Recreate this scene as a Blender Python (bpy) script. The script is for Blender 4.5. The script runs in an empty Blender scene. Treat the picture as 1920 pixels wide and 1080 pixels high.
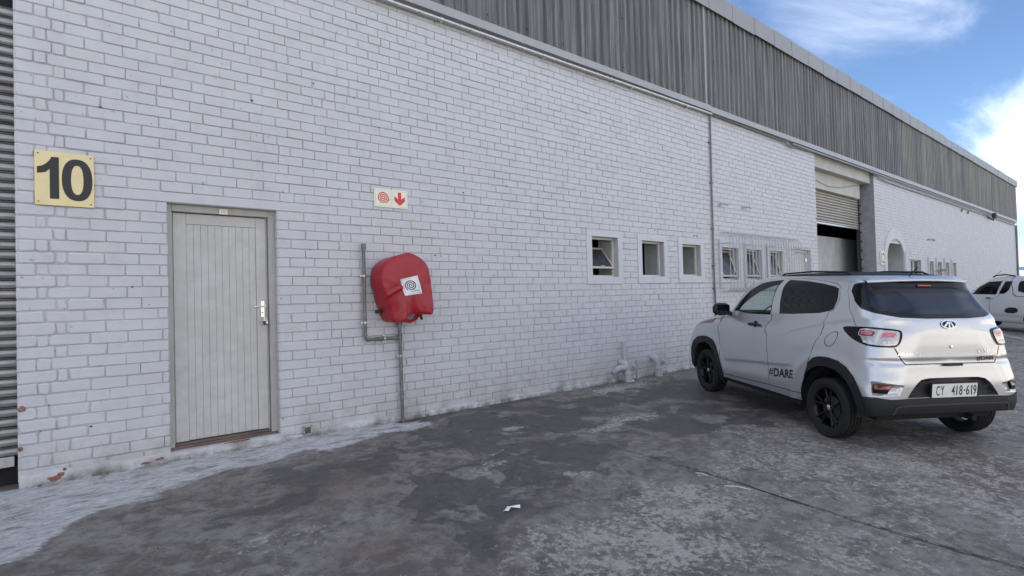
"""White brick warehouse wall, hose reel and a parked silver hatchback."""
import bpy, bmesh, math, random
import numpy as np
from mathutils import Vector, Matrix, geometry
R = math.radians
rng = np.random.default_rng(7); random.seed(7)
scene = bpy.context.scene
col = scene.collection

# ------------------------------------------------------------------ camera
CAM = (0.0, -5.6745, 1.3413)
cd = bpy.data.cameras.new('camera'); cam = bpy.data.objects.new('camera', cd); col.objects.link(cam)
_yaw, _pit, _rol = R(40.252), R(1.014), R(-1.536)
_f = Vector((math.sin(_yaw)*math.cos(_pit), math.cos(_yaw)*math.cos(_pit), math.sin(_pit)))
_r = Vector((math.cos(_yaw), -math.sin(_yaw), 0)); _u = _r.cross(_f)
_r2 = _r*math.cos(_rol)+_u*math.sin(_rol); _u2 = _u*math.cos(_rol)-_r*math.sin(_rol)
cam.matrix_world = Matrix(((_r2.x, _u2.x, -_f.x, CAM[0]), (_r2.y, _u2.y, -_f.y, CAM[1]), (_r2.z, _u2.z, -_f.z, CAM[2]), (0, 0, 0, 1)))
cd.sensor_width = 36; cd.lens = 1055.063/1920*36; cd.clip_end = 3000; cd.clip_start = .05
scene.camera = cam

# ------------------------------------------------------------------ sun, sky, exposure
SUN_AZ, SUN_EL = 118.0, 38.0          # degrees from +x (anticlockwise), elevation: behind the building
SKY_STRENGTH = 0.078
w = bpy.data.worlds.new('World'); scene.world = w; w.use_nodes = True
nt = w.node_tree; N = nt.nodes; L = nt.links; N.clear()
def wn(t, **k):
    n = N.new(t)
    for a, b in k.items(): setattr(n, a, b)
    return n
wo = wn('ShaderNodeOutputWorld'); bg = wn('ShaderNodeBackground'); bg.inputs[1].default_value = SKY_STRENGTH
sky = wn('ShaderNodeTexSky', sky_type='NISHITA', sun_disc=False)
sky.sun_elevation = R(SUN_EL); sky.sun_rotation = R(90-SUN_AZ); sky.air_density = .8; sky.dust_density = .15; sky.ozone_density = 4.0
tc = wn('ShaderNodeTexCoord')
def vmath(op, a, b=None):
    n = wn('ShaderNodeVectorMath', operation=op)
    for i, v in enumerate((a, b)):
        if v is None: continue
        if isinstance(v, (tuple, list)): n.inputs[i].default_value = v
        else: L.new(v, n.inputs[i])
    return n
def smath(op, a, b=None, c=None, clamp=False):
    n = wn('ShaderNodeMath', operation=op, use_clamp=clamp)
    for i, v in enumerate((a, b, c)):
        if v is None: continue
        if isinstance(v, (int, float)): n.inputs[i].default_value = v
        else: L.new(v, n.inputs[i])
    return n.outputs[0]
sep = wn('ShaderNodeSeparateXYZ'); L.new(tc.outputs['Generated'], sep.inputs[0])
zz = smath('MAXIMUM', smath('ADD', sep.outputs[2], .12), .05)
cmb = wn('ShaderNodeCombineXYZ'); L.new(smath('DIVIDE', sep.outputs[0], zz), cmb.inputs[0]); L.new(smath('DIVIDE', sep.outputs[1], zz), cmb.inputs[1])
mp = wn('ShaderNodeMapping'); mp.inputs['Rotation'].default_value = (0, 0, R(35)); mp.inputs['Scale'].default_value = (.55, 1.5, 1); mp.inputs['Location'].default_value = (2.3, .7, 0)
L.new(cmb.outputs[0], mp.inputs[0])
n1 = wn('ShaderNodeTexNoise'); n1.inputs['Scale'].default_value = 1.3; n1.inputs['Detail'].default_value = 9; n1.inputs['Roughness'].default_value = .62; n1.inputs['Distortion'].default_value = .6
L.new(mp.outputs[0], n1.inputs['Vector'])
def blob(c, r0, r1):      # 1 near direction c, 0 beyond
    c = Vector(c).normalized()
    d = vmath('DISTANCE', tc.outputs['Generated'], tuple(c)).outputs['Value']
    m = wn('ShaderNodeMapRange', interpolation_type='SMOOTHSTEP'); L.new(d, m.inputs[0])
    m.inputs[1].default_value = r0; m.inputs[2].default_value = r1; m.inputs[3].default_value = 1; m.inputs[4].default_value = 0
    return m.outputs[0]
def sky_dir(px, py):
    v = _f*1055.063+_r2*(px-960)-_u2*(py-540); return tuple(v.normalized())
bank = blob(sky_dir(1990, 235), .03, .15)
wisp = blob(sky_dir(1560, 70), .0, .20)
gate = smath('ADD', smath('MULTIPLY', bank, .34), smath('MULTIPLY', wisp, .11))
lowc = wn('ShaderNodeMapRange'); L.new(sep.outputs[2], lowc.inputs[0]); lowc.inputs[1].default_value = .0; lowc.inputs[2].default_value = .22; lowc.inputs[3].default_value = .05; lowc.inputs[4].default_value = 0
gate = smath('ADD', gate, lowc.outputs[0])
clear = blob(sky_dir(1500, 60), .25, .95)                   # the blue gap over the building end; broken cloud everywhere else
gate = smath('ADD', gate, smath('MULTIPLY', smath('SUBTRACT', 1.0, clear), .20))
val = smath('ADD', n1.outputs[0], gate)
cm = wn('ShaderNodeMapRange', interpolation_type='SMOOTHSTEP'); L.new(val, cm.inputs[0]); cm.inputs[1].default_value = .50; cm.inputs[2].default_value = 1.0; cm.inputs[3].default_value = 0; cm.inputs[4].default_value = .86
mix = wn('ShaderNodeMix', data_type='RGBA'); L.new(cm.outputs[0], mix.inputs[0]); L.new(sky.outputs[0], mix.inputs[6]); mix.inputs[7].default_value = (9.6, 9.9, 10.6, 1)
L.new(mix.outputs[2], bg.inputs[0]); L.new(bg.outputs[0], wo.inputs[0])
sd = bpy.data.lights.new('sun', 'SUN'); sun = bpy.data.objects.new('sun', sd); col.objects.link(sun)
sd.energy = 4.6; sd.angle = R(.53); sd.color = (1, .95, .87)
sdir = Vector((math.cos(R(SUN_AZ))*math.cos(R(SUN_EL)), math.sin(R(SUN_AZ))*math.cos(R(SUN_EL)), math.sin(R(SUN_EL))))
sun.rotation_euler = sdir.to_track_quat('Z', 'Y').to_euler(); sun.location = (0, 20, 30)
scene.view_settings.view_transform = 'Standard'; scene.view_settings.look = 'None'
scene.view_settings.exposure = 1.47; scene.view_settings.gamma = 1; scene.view_settings.use_curve_mapping = False

# ------------------------------------------------------------------ helpers
def link(name, me, mat=None, parent=None):
    o = bpy.data.objects.new(name, me); col.objects.link(o)
    if mat is not None and me is not None:
        for m in (mat if isinstance(mat, (list, tuple)) else [mat]): me.materials.append(m)
    if parent is not None: o.parent = parent
    return o
def empty(name, loc=(0, 0, 0), rot=(0, 0, 0)):
    o = bpy.data.objects.new(name, None); col.objects.link(o); o.location = loc; o.rotation_euler = rot; o.empty_display_size = .1; return o
def tag(o, label=None, cat=None, group=None, kind=None):
    for k, v in (('label', label), ('category', cat), ('group', group), ('kind', kind)):
        if v: o[k] = v
    return o
class MB:
    def __init__(s): s.v = []; s.f = []; s.mi = []; s.m = 0
    def add(s, vs, fs):
        b = len(s.v); s.v += [tuple(map(float, p)) for p in vs]; s.f += [tuple(b+i for i in f) for f in fs]; s.mi += [s.m]*len(fs); return s
    def box(s, x0, x1, y0, y1, z0, z1, bev=0.):
        if bev <= 0:
            return s.add([(x0,y0,z0),(x1,y0,z0),(x1,y1,z0),(x0,y1,z0),(x0,y0,z1),(x1,y0,z1),(x1,y1,z1),(x0,y1,z1)],
                         [(0,3,2,1),(4,5,6,7),(0,1,5,4),(1,2,6,5),(2,3,7,6),(3,0,4,7)])
        b = bev; vs = []
        for X, sx in ((x0, 1), (x1, -1)):
            for Y, sy in ((y0, 1), (y1, -1)):
                for Z, sz in ((z0, 1), (z1, -1)):
                    vs += [(X+sx*b, Y+sy*b, Z), (X+sx*b, Y, Z+sz*b), (X, Y+sy*b, Z+sz*b)]
        I = lambda i, j, k, t: (i*4+j*2+k)*3+t
        fs = [(I(0,0,0,0),I(0,1,0,0),I(1,1,0,0),I(1,0,0,0)), (I(0,0,1,0),I(1,0,1,0),I(1,1,1,0),I(0,1,1,0)),
              (I(0,0,0,1),I(1,0,0,1),I(1,0,1,1),I(0,0,1,1)), (I(0,1,0,1),I(0,1,1,1),I(1,1,1,1),I(1,1,0,1)),
              (I(0,0,0,2),I(0,0,1,2),I(0,1,1,2),I(0,1,0,2)), (I(1,0,0,2),I(1,1,0,2),I(1,1,1,2),I(1,0,1,2))]
        for j in (0,1):
            for k in (0,1): fs.append((I(0,j,k,0),I(1,j,k,0),I(1,j,k,1),I(0,j,k,1)))
        for i in (0,1):
            for k in (0,1): fs.append((I(i,0,k,0),I(i,1,k,0),I(i,1,k,2),I(i,0,k,2)))
        for i in (0,1):
            for j in (0,1): fs.append((I(i,j,0,1),I(i,j,1,1),I(i,j,1,2),I(i,j,0,2)))
        for i in (0,1):
            for j in (0,1):
                for k in (0,1): fs.append((I(i,j,k,0),I(i,j,k,1),I(i,j,k,2)))
        return s.add(vs, fs)
    def tube(s, pts, r, n=10, caps=True, rs=None):
        P = [Vector(p) for p in pts]; rings = []; up = None
        for i, p in enumerate(P):
            d = ((P[min(i+1, len(P)-1)]-p).normalized()+(p-P[max(i-1, 0)]).normalized())
            d = d.normalized() if d.length > 1e-6 else Vector((0,0,1))
            if up is None: up = d.orthogonal().normalized()
            up = (up-d*up.dot(d)).normalized(); sd_ = d.cross(up); rr = rs[i] if rs else r
            rings.append([p+(up*math.cos(a)+sd_*math.sin(a))*rr for a in (2*math.pi*k/n for k in range(n))])
        vs = [v for q in rings for v in q]; fs = []
        for i in range(len(P)-1):
            for k in range(n): fs.append((i*n+k, i*n+(k+1)%n, (i+1)*n+(k+1)%n, (i+1)*n+k))
        if caps: fs += [tuple(range(n-1, -1, -1)), tuple((len(P)-1)*n+k for k in range(n))]
        return s.add(vs, fs)
    def lathe(s, prof, origin=(0,0,0), axis=(0,1,0), n=32, a0=0, a1=2*math.pi):
        ax = Vector(axis).normalized(); e1 = ax.orthogonal().normalized(); e2 = ax.cross(e1); O = Vector(origin); full = abs(a1-a0-2*math.pi) < 1e-6
        m = n if full else n+1; vs = []; fs = []
        for k in range(m):
            a = a0+(a1-a0)*k/n
            for (r_, h_) in prof: vs.append(O+ax*h_+(e1*math.cos(a)+e2*math.sin(a))*r_)
        q = len(prof)
        for k in range(n):
            k2 = (k+1) % m if full else k+1
            for i in range(q-1): fs.append((k*q+i, k2*q+i, k2*q+i+1, k*q+i+1))
        return s.add(vs, fs)
    def prism(s, poly, place):            # poly [(a,b)], place(a,b,t) with t 0 front, 1 back
        n = len(poly); vs = [place(a, b, 0) for a, b in poly]+[place(a, b, 1) for a, b in poly]
        tri = geometry.tessellate_polygon([[Vector((a, b, 0)) for a, b in poly]])
        fs = [tuple(t) for t in tri]+[tuple(n+i for i in reversed(t)) for t in tri]
        return s.add(vs, fs+[(i, n+i, n+(i+1)%n, (i+1)%n) for i in range(n)])
    def mesh(s, name, smooth=False, fix=True):
        me = bpy.data.meshes.new(name); me.from_pydata(s.v, [], s.f); me.update()
        if s.m or any(s.mi): me.polygons.foreach_set('material_index', s.mi)
        if fix:
            b = bmesh.new(); b.from_mesh(me); bmesh.ops.recalc_face_normals(b, faces=b.faces); b.to_mesh(me); b.free()
        if smooth:
            me.polygons.foreach_set('use_smooth', [True]*len(me.polygons))
            if smooth != 'all': me.set_sharp_from_angle(angle=R(38))
        return me
    def obj(s, name, mat, parent=None, smooth=False, fix=True): return link(name, s.mesh(name, smooth, fix), mat, parent)
def text_mesh(txt, size=1., offset=0., font_shear=0., space=1.):
    cu = bpy.data.curves.new('text', 'FONT'); cu.body = txt; cu.size = size; cu.offset = offset; cu.shear = font_shear; cu.space_character = space; cu.resolution_u = 4
    o = bpy.data.objects.new('text', cu); col.objects.link(o); dg = bpy.context.evaluated_depsgraph_get()
    me = bpy.data.meshes.new_from_object(o.evaluated_get(dg)); bpy.data.objects.remove(o); bpy.data.curves.remove(cu)
    V = np.array([v.co[:2] for v in me.vertices]); F = [tuple(p.vertices) for p in me.polygons]; bpy.data.meshes.remove(me)
    return V-V.min(0), F
def fit_text(txt, w_, h_, **k):
    V, F = text_mesh(txt, **k); V = V/V.max(0)*np.array([w_, h_]); return V, F

# ------------------------------------------------------------------ materials
def mat(name, base=(.5,.5,.5), rough=.6, metal=0., var=.10, vs=6., bump=.0, bs=80., coat=0., coords='pos', spec=.5, tint=None, tscale=2., tamt=0., detail=6, stretch=None, rvar=.1):
    m = bpy.data.materials.new(name); m.use_nodes = True; t = m.node_tree; b = t.nodes['Principled BSDF']
    b.inputs['Roughness'].default_value = rough; b.inputs['Metallic'].default_value = metal; b.inputs['Coat Weight'].default_value = coat; b.inputs['Coat Roughness'].default_value = .06; b.inputs['Specular IOR Level'].default_value = spec
    if coords == 'pos': src = t.nodes.new('ShaderNodeNewGeometry').outputs['Position']
    else: src = t.nodes.new('ShaderNodeTexCoord').outputs['Object']
    if stretch:
        mpn = t.nodes.new('ShaderNodeMapping'); mpn.inputs['Scale'].default_value = stretch; t.links.new(src, mpn.inputs[0]); src = mpn.outputs[0]
    n = t.nodes.new('ShaderNodeTexNoise'); n.inputs['Scale'].default_value = vs; n.inputs['Detail'].default_value = detail; n.inputs['Roughness'].default_value = .6; t.links.new(src, n.inputs['Vector'])
    mr = t.nodes.new('ShaderNodeMapRange'); mr.inputs[1].default_value = .3; mr.inputs[2].default_value = .7; mr.inputs[3].default_value = 1-var; mr.inputs[4].default_value = 1+var; t.links.new(n.outputs[0], mr.inputs[0])
    mx = t.nodes.new('ShaderNodeVectorMath'); mx.operation = 'SCALE'; mx.inputs[0].default_value = base; t.links.new(mr.outputs[0], mx.inputs['Scale']); out = mx.outputs[0]
    if tint:
        n2 = t.nodes.new('ShaderNodeTexNoise'); n2.inputs['Scale'].default_value = tscale; n2.inputs['Detail'].default_value = 8; n2.inputs['Roughness'].default_value = .65; t.links.new(src, n2.inputs['Vector'])
        m2 = t.nodes.new('ShaderNodeMapRange'); m2.inputs[1].default_value = .5; m2.inputs[2].default_value = .72; m2.inputs[3].default_value = 0; m2.inputs[4].default_value = tamt; t.links.new(n2.outputs[0], m2.inputs[0])
        c = t.nodes.new('ShaderNodeMix'); c.data_type = 'RGBA'; t.links.new(m2.outputs[0], c.inputs[0]); t.links.new(out, c.inputs[6]); c.inputs[7].default_value = (*tint, 1); out = c.outputs[2]
    t.links.new(out, b.inputs['Base Color'])
    if rvar:
        m3 = t.nodes.new('ShaderNodeMapRange'); m3.inputs[3].default_value = max(0, rough-rvar); m3.inputs[4].default_value = min(1, rough+rvar); t.links.new(n.outputs[0], m3.inputs[0]); t.links.new(m3.outputs[0], b.inputs['Roughness'])
    if bump:
        n4 = t.nodes.new('ShaderNodeTexNoise'); n4.inputs['Scale'].default_value = bs; n4.inputs['Detail'].default_value = 5; t.links.new(src, n4.inputs['Vector'])
        bp = t.nodes.new('ShaderNodeBump'); bp.inputs['Strength'].default_value = bump; bp.inputs['Distance'].default_value = .004; t.links.new(n4.outputs[0], bp.inputs['Height']); t.links.new(bp.outputs[0], b.inputs['Normal'])
    return m
def glass(name, tintc=(.6,.65,.65), amount=.8, rough=.03):
    m = bpy.data.materials.new(name); m.use_nodes = True; t = m.node_tree; t.nodes.clear()
    o = t.nodes.new('ShaderNodeOutputMaterial'); tr = t.nodes.new('ShaderNodeBsdfTransparent'); gl = t.nodes.new('ShaderNodeBsdfGlossy'); gl.inputs['Roughness'].default_value = rough
    tr.inputs[0].default_value = (*[c*amount for c in tintc], 1); lw0 = t.nodes.new('ShaderNodeLayerWeight'); pw = t.nodes.new('ShaderNodeMath'); pw.operation = 'POWER'; pw.inputs[1].default_value = 4.; t.links.new(lw0.outputs['Facing'], pw.inputs[0]); lw = t.nodes.new('ShaderNodeMath'); lw.operation = 'MULTIPLY_ADD'; lw.inputs[1].default_value = .85; lw.inputs[2].default_value = .045; t.links.new(pw.outputs[0], lw.inputs[0])
    ns = t.nodes.new('ShaderNodeTexNoise'); ns.inputs['Scale'].default_value = 3; gm = t.nodes.new('ShaderNodeNewGeometry'); t.links.new(gm.outputs['Position'], ns.inputs['Vector'])
    dm = t.nodes.new('ShaderNodeBsdfDiffuse'); dm.inputs[0].default_value = (.25,.25,.24,1); d2 = t.nodes.new('ShaderNodeMixShader'); mr = t.nodes.new('ShaderNodeMapRange'); mr.inputs[1].default_value=.4; mr.inputs[2].default_value=.8; mr.inputs[3].default_value=.01; mr.inputs[4].default_value=.10
    t.links.new(ns.outputs[0], mr.inputs[0]); t.links.new(mr.outputs[0], d2.inputs[0]); t.links.new(tr.outputs[0], d2.inputs[1]); t.links.new(dm.outputs[0], d2.inputs[2])
    mx = t.nodes.new('ShaderNodeMixShader'); t.links.new(lw.outputs[0], mx.inputs[0]); t.links.new(d2.outputs[0], mx.inputs[1]); t.links.new(gl.outputs[0], mx.inputs[2]); t.links.new(mx.outputs[0], o.inputs[0]); return m
M = {}
def wall_material(name, base, bump, dark):
    """painted brick: mottled paint, scuffs, real grime near the ground and under the gutter"""
    m = mat(name, base, .62, var=.05, vs=2.2, bump=bump, bs=150, spec=.35, tint=tuple(c*.80 for c in base), tscale=5., tamt=.5, detail=9)
    t = m.node_tree; b = t.nodes['Principled BSDF']; src = b.inputs['Base Color'].links[0].from_socket
    geo = t.nodes.new('ShaderNodeNewGeometry'); sp = t.nodes.new('ShaderNodeSeparateXYZ'); t.links.new(geo.outputs['Position'], sp.inputs[0])
    nz = t.nodes.new('ShaderNodeTexNoise'); nz.inputs['Scale'].default_value = 4; nz.inputs['Detail'].default_value = 9; nz.inputs['Roughness'].default_value = .7; t.links.new(geo.outputs['Position'], nz.inputs['Vector'])
    def band(z0, z1, a, amt):
        r_ = t.nodes.new('ShaderNodeMapRange'); r_.interpolation_type = 'SMOOTHSTEP'; t.links.new(sp.outputs[2], r_.inputs[0]); r_.inputs[1].default_value = z0; r_.inputs[2].default_value = z1; r_.inputs[3].default_value = a[0]; r_.inputs[4].default_value = a[1]
        ml = t.nodes.new('ShaderNodeMath'); ml.operation = 'MULTIPLY'; t.links.new(r_.outputs[0], ml.inputs[0])
        n2 = t.nodes.new('ShaderNodeMapRange'); t.links.new(nz.outputs[0], n2.inputs[0]); n2.inputs[1].default_value = .38; n2.inputs[2].default_value = .68; n2.inputs[4].default_value = amt; t.links.new(n2.outputs[0], ml.inputs[1]); return ml.outputs[0]
    for fac, c in ((band(.0, .55, (1, 0), .75), (.30, .285, .245)), (band(4.45, 4.85, (0, 1), .45), (.34, .32, .28)), (band(.0, .09, (1, 0), 1.3), (.12, .11, .095))):
        x = t.nodes.new('ShaderNodeMix'); x.data_type = 'RGBA'; t.links.new(fac, x.inputs[0]); t.links.new(src, x.inputs[6]); x.inputs[7].default_value = (*c, 1); src = x.outputs[2]
    # small dark chips in the paint
    ck = t.nodes.new('ShaderNodeTexNoise'); ck.inputs['Scale'].default_value = 21; ck.inputs['Detail'].default_value = 3; t.links.new(geo.outputs['Position'], ck.inputs['Vector'])
    cr = t.nodes.new('ShaderNodeMapRange'); t.links.new(ck.outputs[0], cr.inputs[0]); cr.inputs[1].default_value = .70; cr.inputs[2].default_value = .72; cr.inputs[4].default_value = dark
    x = t.nodes.new('ShaderNodeMix'); x.data_type = 'RGBA'; t.links.new(cr.outputs[0], x.inputs[0]); t.links.new(src, x.inputs[6]); x.inputs[7].default_value = (.16, .15, .15, 1)
    t.links.new(x.outputs[2], b.inputs['Base Color']); return m
PAINT = (.565, .562, .585)
M['brick'] = wall_material('painted_brick', PAINT, .35, .6)
M['mortar'] = wall_material('painted_mortar', (.465, .462, .475), .6, .7)
M['plaster'] = wall_material('painted_plaster', (.57, .58, .61), .2, .3)
M['redbrick'] = mat('bare_red_brick', (.24, .095, .07), .9, var=.35, vs=40, bump=.8, bs=90, tint=(.4,.36,.32), tscale=25, tamt=.7)
M['greybeige'] = mat('door_paint', (.50, .485, .46), .5, var=.07, vs=7, bump=.15, bs=220, tint=(.57,.565,.56), tscale=3.5, tamt=.7)
M['doorframe'] = mat('door_frame_paint', (.40, .385, .36), .45, var=.10, vs=9, bump=.15, bs=120)
M['dark'] = mat('dark_gap', (.015,.015,.015), .9)
M['sill'] = mat('worn_timber_sill', (.12,.10,.085), .85, var=.4, vs=12, bump=.6, bs=60, tint=(.20,.10,.07), tscale=6, tamt=.5, stretch=(.3,1,1))
M['chrome'] = mat('chrome', (.75,.75,.76), .16, 1., var=.03)
M['cream'] = mat('cream_enamel', (.80,.66,.36), .45, var=.04, vs=8, spec=.4, tint=(.66,.55,.32), tscale=9, tamt=.35)
M['black'] = mat('black_vinyl', (.018,.018,.02), .5, var=.15)
M['signwhite'] = mat('sign_cream', (.80,.79,.62), .35, var=.02)
M['signline'] = mat('sign_line', (.45,.44,.33), .5, var=.02)
M['signred'] = mat('sign_red', (.62,.03,.04), .35, var=.08)
M['white'] = mat('white_sticker', (.78,.76,.78), .4, var=.05)
M['galv'] = mat('dull_steel_pipe', (.16,.155,.15), .45, .35, var=.25, vs=14, bump=.3, bs=100, tint=(.34,.33,.32), tscale=9, tamt=.6)
M['galvlight'] = mat('galvanised_pipe', (.55,.54,.53), .30, .75, var=.12, vs=20)
M['redcloth'] = mat('red_vinyl_cover', (.34,.010,.021), .40, var=.14, vs=7, bump=.25, bs=40, spec=.5)
M['redhose'] = mat('red_hose', (.35,.015,.02), .4, var=.1)
M['flash'] = mat('grey_flashing', (.36,.355,.355), .45, .1, var=.06, vs=3, tint=(.30,.29,.28), tscale=4, tamt=.5)
M['coping'] = mat('coping_sheet', (.285,.28,.28), .5, .1, var=.05, vs=2.5, bump=.1, bs=30, tint=(.25,.24,.23), tscale=1.3, tamt=.4)
M['sheet'] = mat('weathered_cladding', (.130,.124,.120), .5, .2, var=.42, vs=2.2, bump=.15, bs=60, tint=(.38,.365,.35), tscale=5., tamt=.75, stretch=(4.5,4.5,.12))
M['sheet2'] = mat('weathered_cladding_lichen', (.19,.18,.165), .6, .1, var=.42, vs=2.2, bump=.15, bs=60, tint=(.37,.345,.29), tscale=5., tamt=.8, stretch=(4.5,4.5,.12))
M['slat'] = mat('shutter_slat', (.33,.33,.32), .35, .55, var=.18, vs=5, tint=(.13,.125,.12), tscale=6, tamt=.75, stretch=(.6,1,3))
M['slat2'] = mat('shutter_slat_beige', (.42,.385,.34), .5, .1, var=.10, vs=4)
M['concretebeam'] = mat('painted_beam', (.50,.485,.44), .7, var=.08, vs=3, tint=(.33,.31,.27), tscale=2, tamt=.5)
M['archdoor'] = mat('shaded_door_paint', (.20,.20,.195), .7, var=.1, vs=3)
M['pier'] = mat('rough_grey_pier', (.27,.272,.29), .85, var=.2, vs=5, bump=.8, bs=30, tint=(.38,.38,.39), tscale=4, tamt=.5)
M['inside'] = mat('inner_plaster', (.47,.47,.455), .8, var=.12, vs=2.5, tint=(.3,.3,.29), tscale=3, tamt=.5)
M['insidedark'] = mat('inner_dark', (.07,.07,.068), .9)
M['winframe'] = mat('window_frame_paint', (.58,.56,.51), .5, var=.06, vs=12)
M['grille'] = mat('grille_paint', (.46,.46,.46), .45, .1, var=.1, vs=20)
M['pvc'] = mat('painted_pvc', (.44,.44,.46), .4, var=.08, vs=12, tint=(.35,.34,.32), tscale=12, tamt=.5)
M['pane'] = glass('window_pane', (.75,.8,.78), .75)
M['blacklamp'] = mat('black_fitting', (.03,.03,.03), .5)
M['paper'] = mat('paper_scrap', (.75,.75,.76), .8, var=.06)
M['lightblue'] = mat('container_pale', (.35,.5,.66), .5, var=.1, vs=1)
M['blue'] = mat('container_blue', (.03,.09,.30), .5, var=.12, vs=1)
M['paleslat'] = mat('pale_fence', (.48,.44,.42), .7, var=.12, vs=1)

# ------------------------------------------------------------------ numpy noise for the ground
def vnoise(x, y, seed):
    xi = np.floor(x).astype(np.int64); yi = np.floor(y).astype(np.int64); fx = x-xi; fy = y-yi; fx = fx*fx*(3-2*fx); fy = fy*fy*(3-2*fy)
    def h(a, b):
        n = (a*374761393+b*668265263+seed*974634777) & 0xffffffff; n = ((n ^ (n >> 13))*1274126177) & 0xffffffff; return ((n ^ (n >> 16)) & 0xffff)/65535.
    return (h(xi,yi)*(1-fx)+h(xi+1,yi)*fx)*(1-fy)+(h(xi,yi+1)*(1-fx)+h(xi+1,yi+1)*fx)*fy
def fbm(x, y, seed, o=4, g=.55):
    s = 0; a = 1; t = 0
    for k in range(o): s = s+a*vnoise(x*2**k, y*2**k, seed+k); t += a; a *= g
    return s/t
SLOPE = .0403
def gz(y): return SLOPE*max(min(y, 0.), -9.)

# ------------------------------------------------------------------ ground
def concrete_material():
    m = bpy.data.materials.new('stained_concrete'); m.use_nodes = True; t = m.node_tree; b = t.nodes['Principled BSDF']
    nd = lambda k, **kw: (lambda n: ([setattr(n, a, v) for a, v in kw.items()], n)[1])(t.nodes.new(k))
    lk = t.links.new
    def V(sock, val):
        if isinstance(val, (int, float, tuple)): sock.default_value = val
        else: lk(val, sock)
    def mt(op, a, b_=0., clamp=False):
        n = nd('ShaderNodeMath', operation=op, use_clamp=clamp); V(n.inputs[0], a); V(n.inputs[1], b_); return n.outputs[0]
    def rmp(v, a, b_, c=0., d=1., sm=True):
        n = nd('ShaderNodeMapRange'); n.interpolation_type = 'SMOOTHSTEP' if sm else 'LINEAR'; lk(v, n.inputs[0])
        for i, q in enumerate((a, b_, c, d)): n.inputs[i+1].default_value = q
        return n.outputs[0]
    def noise(sc, det=6, ro=.6, dist=0., vec=None):
        n = nd('ShaderNodeTexNoise'); n.inputs['Scale'].default_value = sc; n.inputs['Detail'].default_value = det; n.inputs['Roughness'].default_value = ro; n.inputs['Distortion'].default_value = dist
        lk(vec or geo.outputs['Position'], n.inputs['Vector']); return n.outputs[0]
    def mixc(f, a, c):
        n = nd('ShaderNodeMix', data_type='RGBA'); V(n.inputs[0], f)
        for i, q in ((6, a), (7, c)):
            if isinstance(q, tuple): n.inputs[i].default_value = (*q, 1)
            else: lk(q, n.inputs[i])
        return n.outputs[2]
    geo = nd('ShaderNodeNewGeometry'); at = nd('ShaderNodeAttribute', attribute_name='masks'); sp = nd('ShaderNodeSeparateColor'); lk(at.outputs['Color'], sp.inputs[0])
    dk, pl, ru = sp.outputs[0], sp.outputs[1], sp.outputs[2]
    nb = noise(1.6, 10, .62, .25); nf = noise(9, 8, .68, .5); ns = noise(60, 4, .6); nm = noise(4.2, 9, .6, .4)
    c = mixc(rmp(mt('ADD', mt('MULTIPLY', nf, .6), mt('MULTIPLY', nb, .4)), .40, .60), (.115, .101, .090), (.245, .224, .204))
    # reddish-brown oily film
    c = mixc(mt('MULTIPLY', rmp(mt('ADD', ru, mt('MULTIPLY', mt('SUBTRACT', nb, .5), 1.1)), .35, .9), .55), c, (.130, .088, .072))
    # pale worn, speckled laitance
    pk = mt('ADD', pl, mt('MULTIPLY', mt('SUBTRACT', nm, .5), 1.0)); pk2 = mt('ADD', pk, mt('MULTIPLY', mt('SUBTRACT', noise(24, 9, .72, .4), .5), 2.2))
    c = mixc(mt('MULTIPLY', rmp(pk2, .42, .70), .85), c, (.40, .370, .335))
    c = mixc(mt('MULTIPLY', rmp(mt('ADD', pl, mt('MULTIPLY', mt('SUBTRACT', ns, .5), 2.2)), .75, 1.1), .35), c, (.31, .31, .31))
    # dark damp skin with crisp flaking edge; pale islands survive inside it
    dkv = mt('ADD', dk, mt('MULTIPLY', mt('SUBTRACT', nb, .5), 1.5)); dkv = mt('ADD', dkv, mt('MULTIPLY', mt('SUBTRACT', nf, .5), .45)); dm = rmp(dkv, .50, .56)
    isl = mt('MULTIPLY', rmp(noise(2.0, 9, .60, .35), .55, .575), rmp(dk, .25, .5)); dm = mt('SUBTRACT', dm, mt('MULTIPLY', isl, .85), clamp=True)
    c = mixc(mt('MULTIPLY', dm, .82), c, mixc(rmp(nf, .35, .65), (.046, .041, .045), (.074, .066, .066)))
    gr = nd('ShaderNodeVectorMath', operation='SCALE'); lk(c, gr.inputs[0]); lk(rmp(noise(130, 4, .7), .3, .7, .72, 1.28, False), gr.inputs['Scale']); c = gr.outputs[0]
    # whitish cement slurry spilled along the wall foot: ragged edge, worn through in streaks
    ac = nd('ShaderNodeAttribute', attribute_name='cement'); st = nd('ShaderNodeMapping'); st.inputs['Scale'].default_value = (.55, 1.35, 1); lk(geo.outputs['Position'], st.inputs[0])
    nst = noise(7, 11, .68, .6, st.outputs[0]); nst2 = noise(26, 8, .7, .3, st.outputs[0])
    cv_ = mt('ADD', ac.outputs['Fac'], mt('ADD', mt('MULTIPLY', mt('SUBTRACT', nst, .5), .55), mt('MULTIPLY', mt('SUBTRACT', nst2, .5), .30))); ce = rmp(cv_, .47, .60)
    worn = mt('MULTIPLY', rmp(mt('ADD', mt('MULTIPLY', nst, .6), mt('MULTIPLY', nst2, .4)), .51, .575), .72)
    c = mixc(mt('MULTIPLY', ce, mt('SUBTRACT', .93, worn)), c, mixc(rmp(nst2, .35, .65), (.36, .355, .36), (.64, .63, .64)))
    # scattered black pits and specks
    c = mixc(mt('MULTIPLY', rmp(noise(34, 3, .5), .66, .72), .6), c, (.035, .034, .034))
    c = mixc(mt('MULTIPLY', rmp(noise(85, 2, .5), .70, .76), .5), c, (.30, .30, .30))
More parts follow.
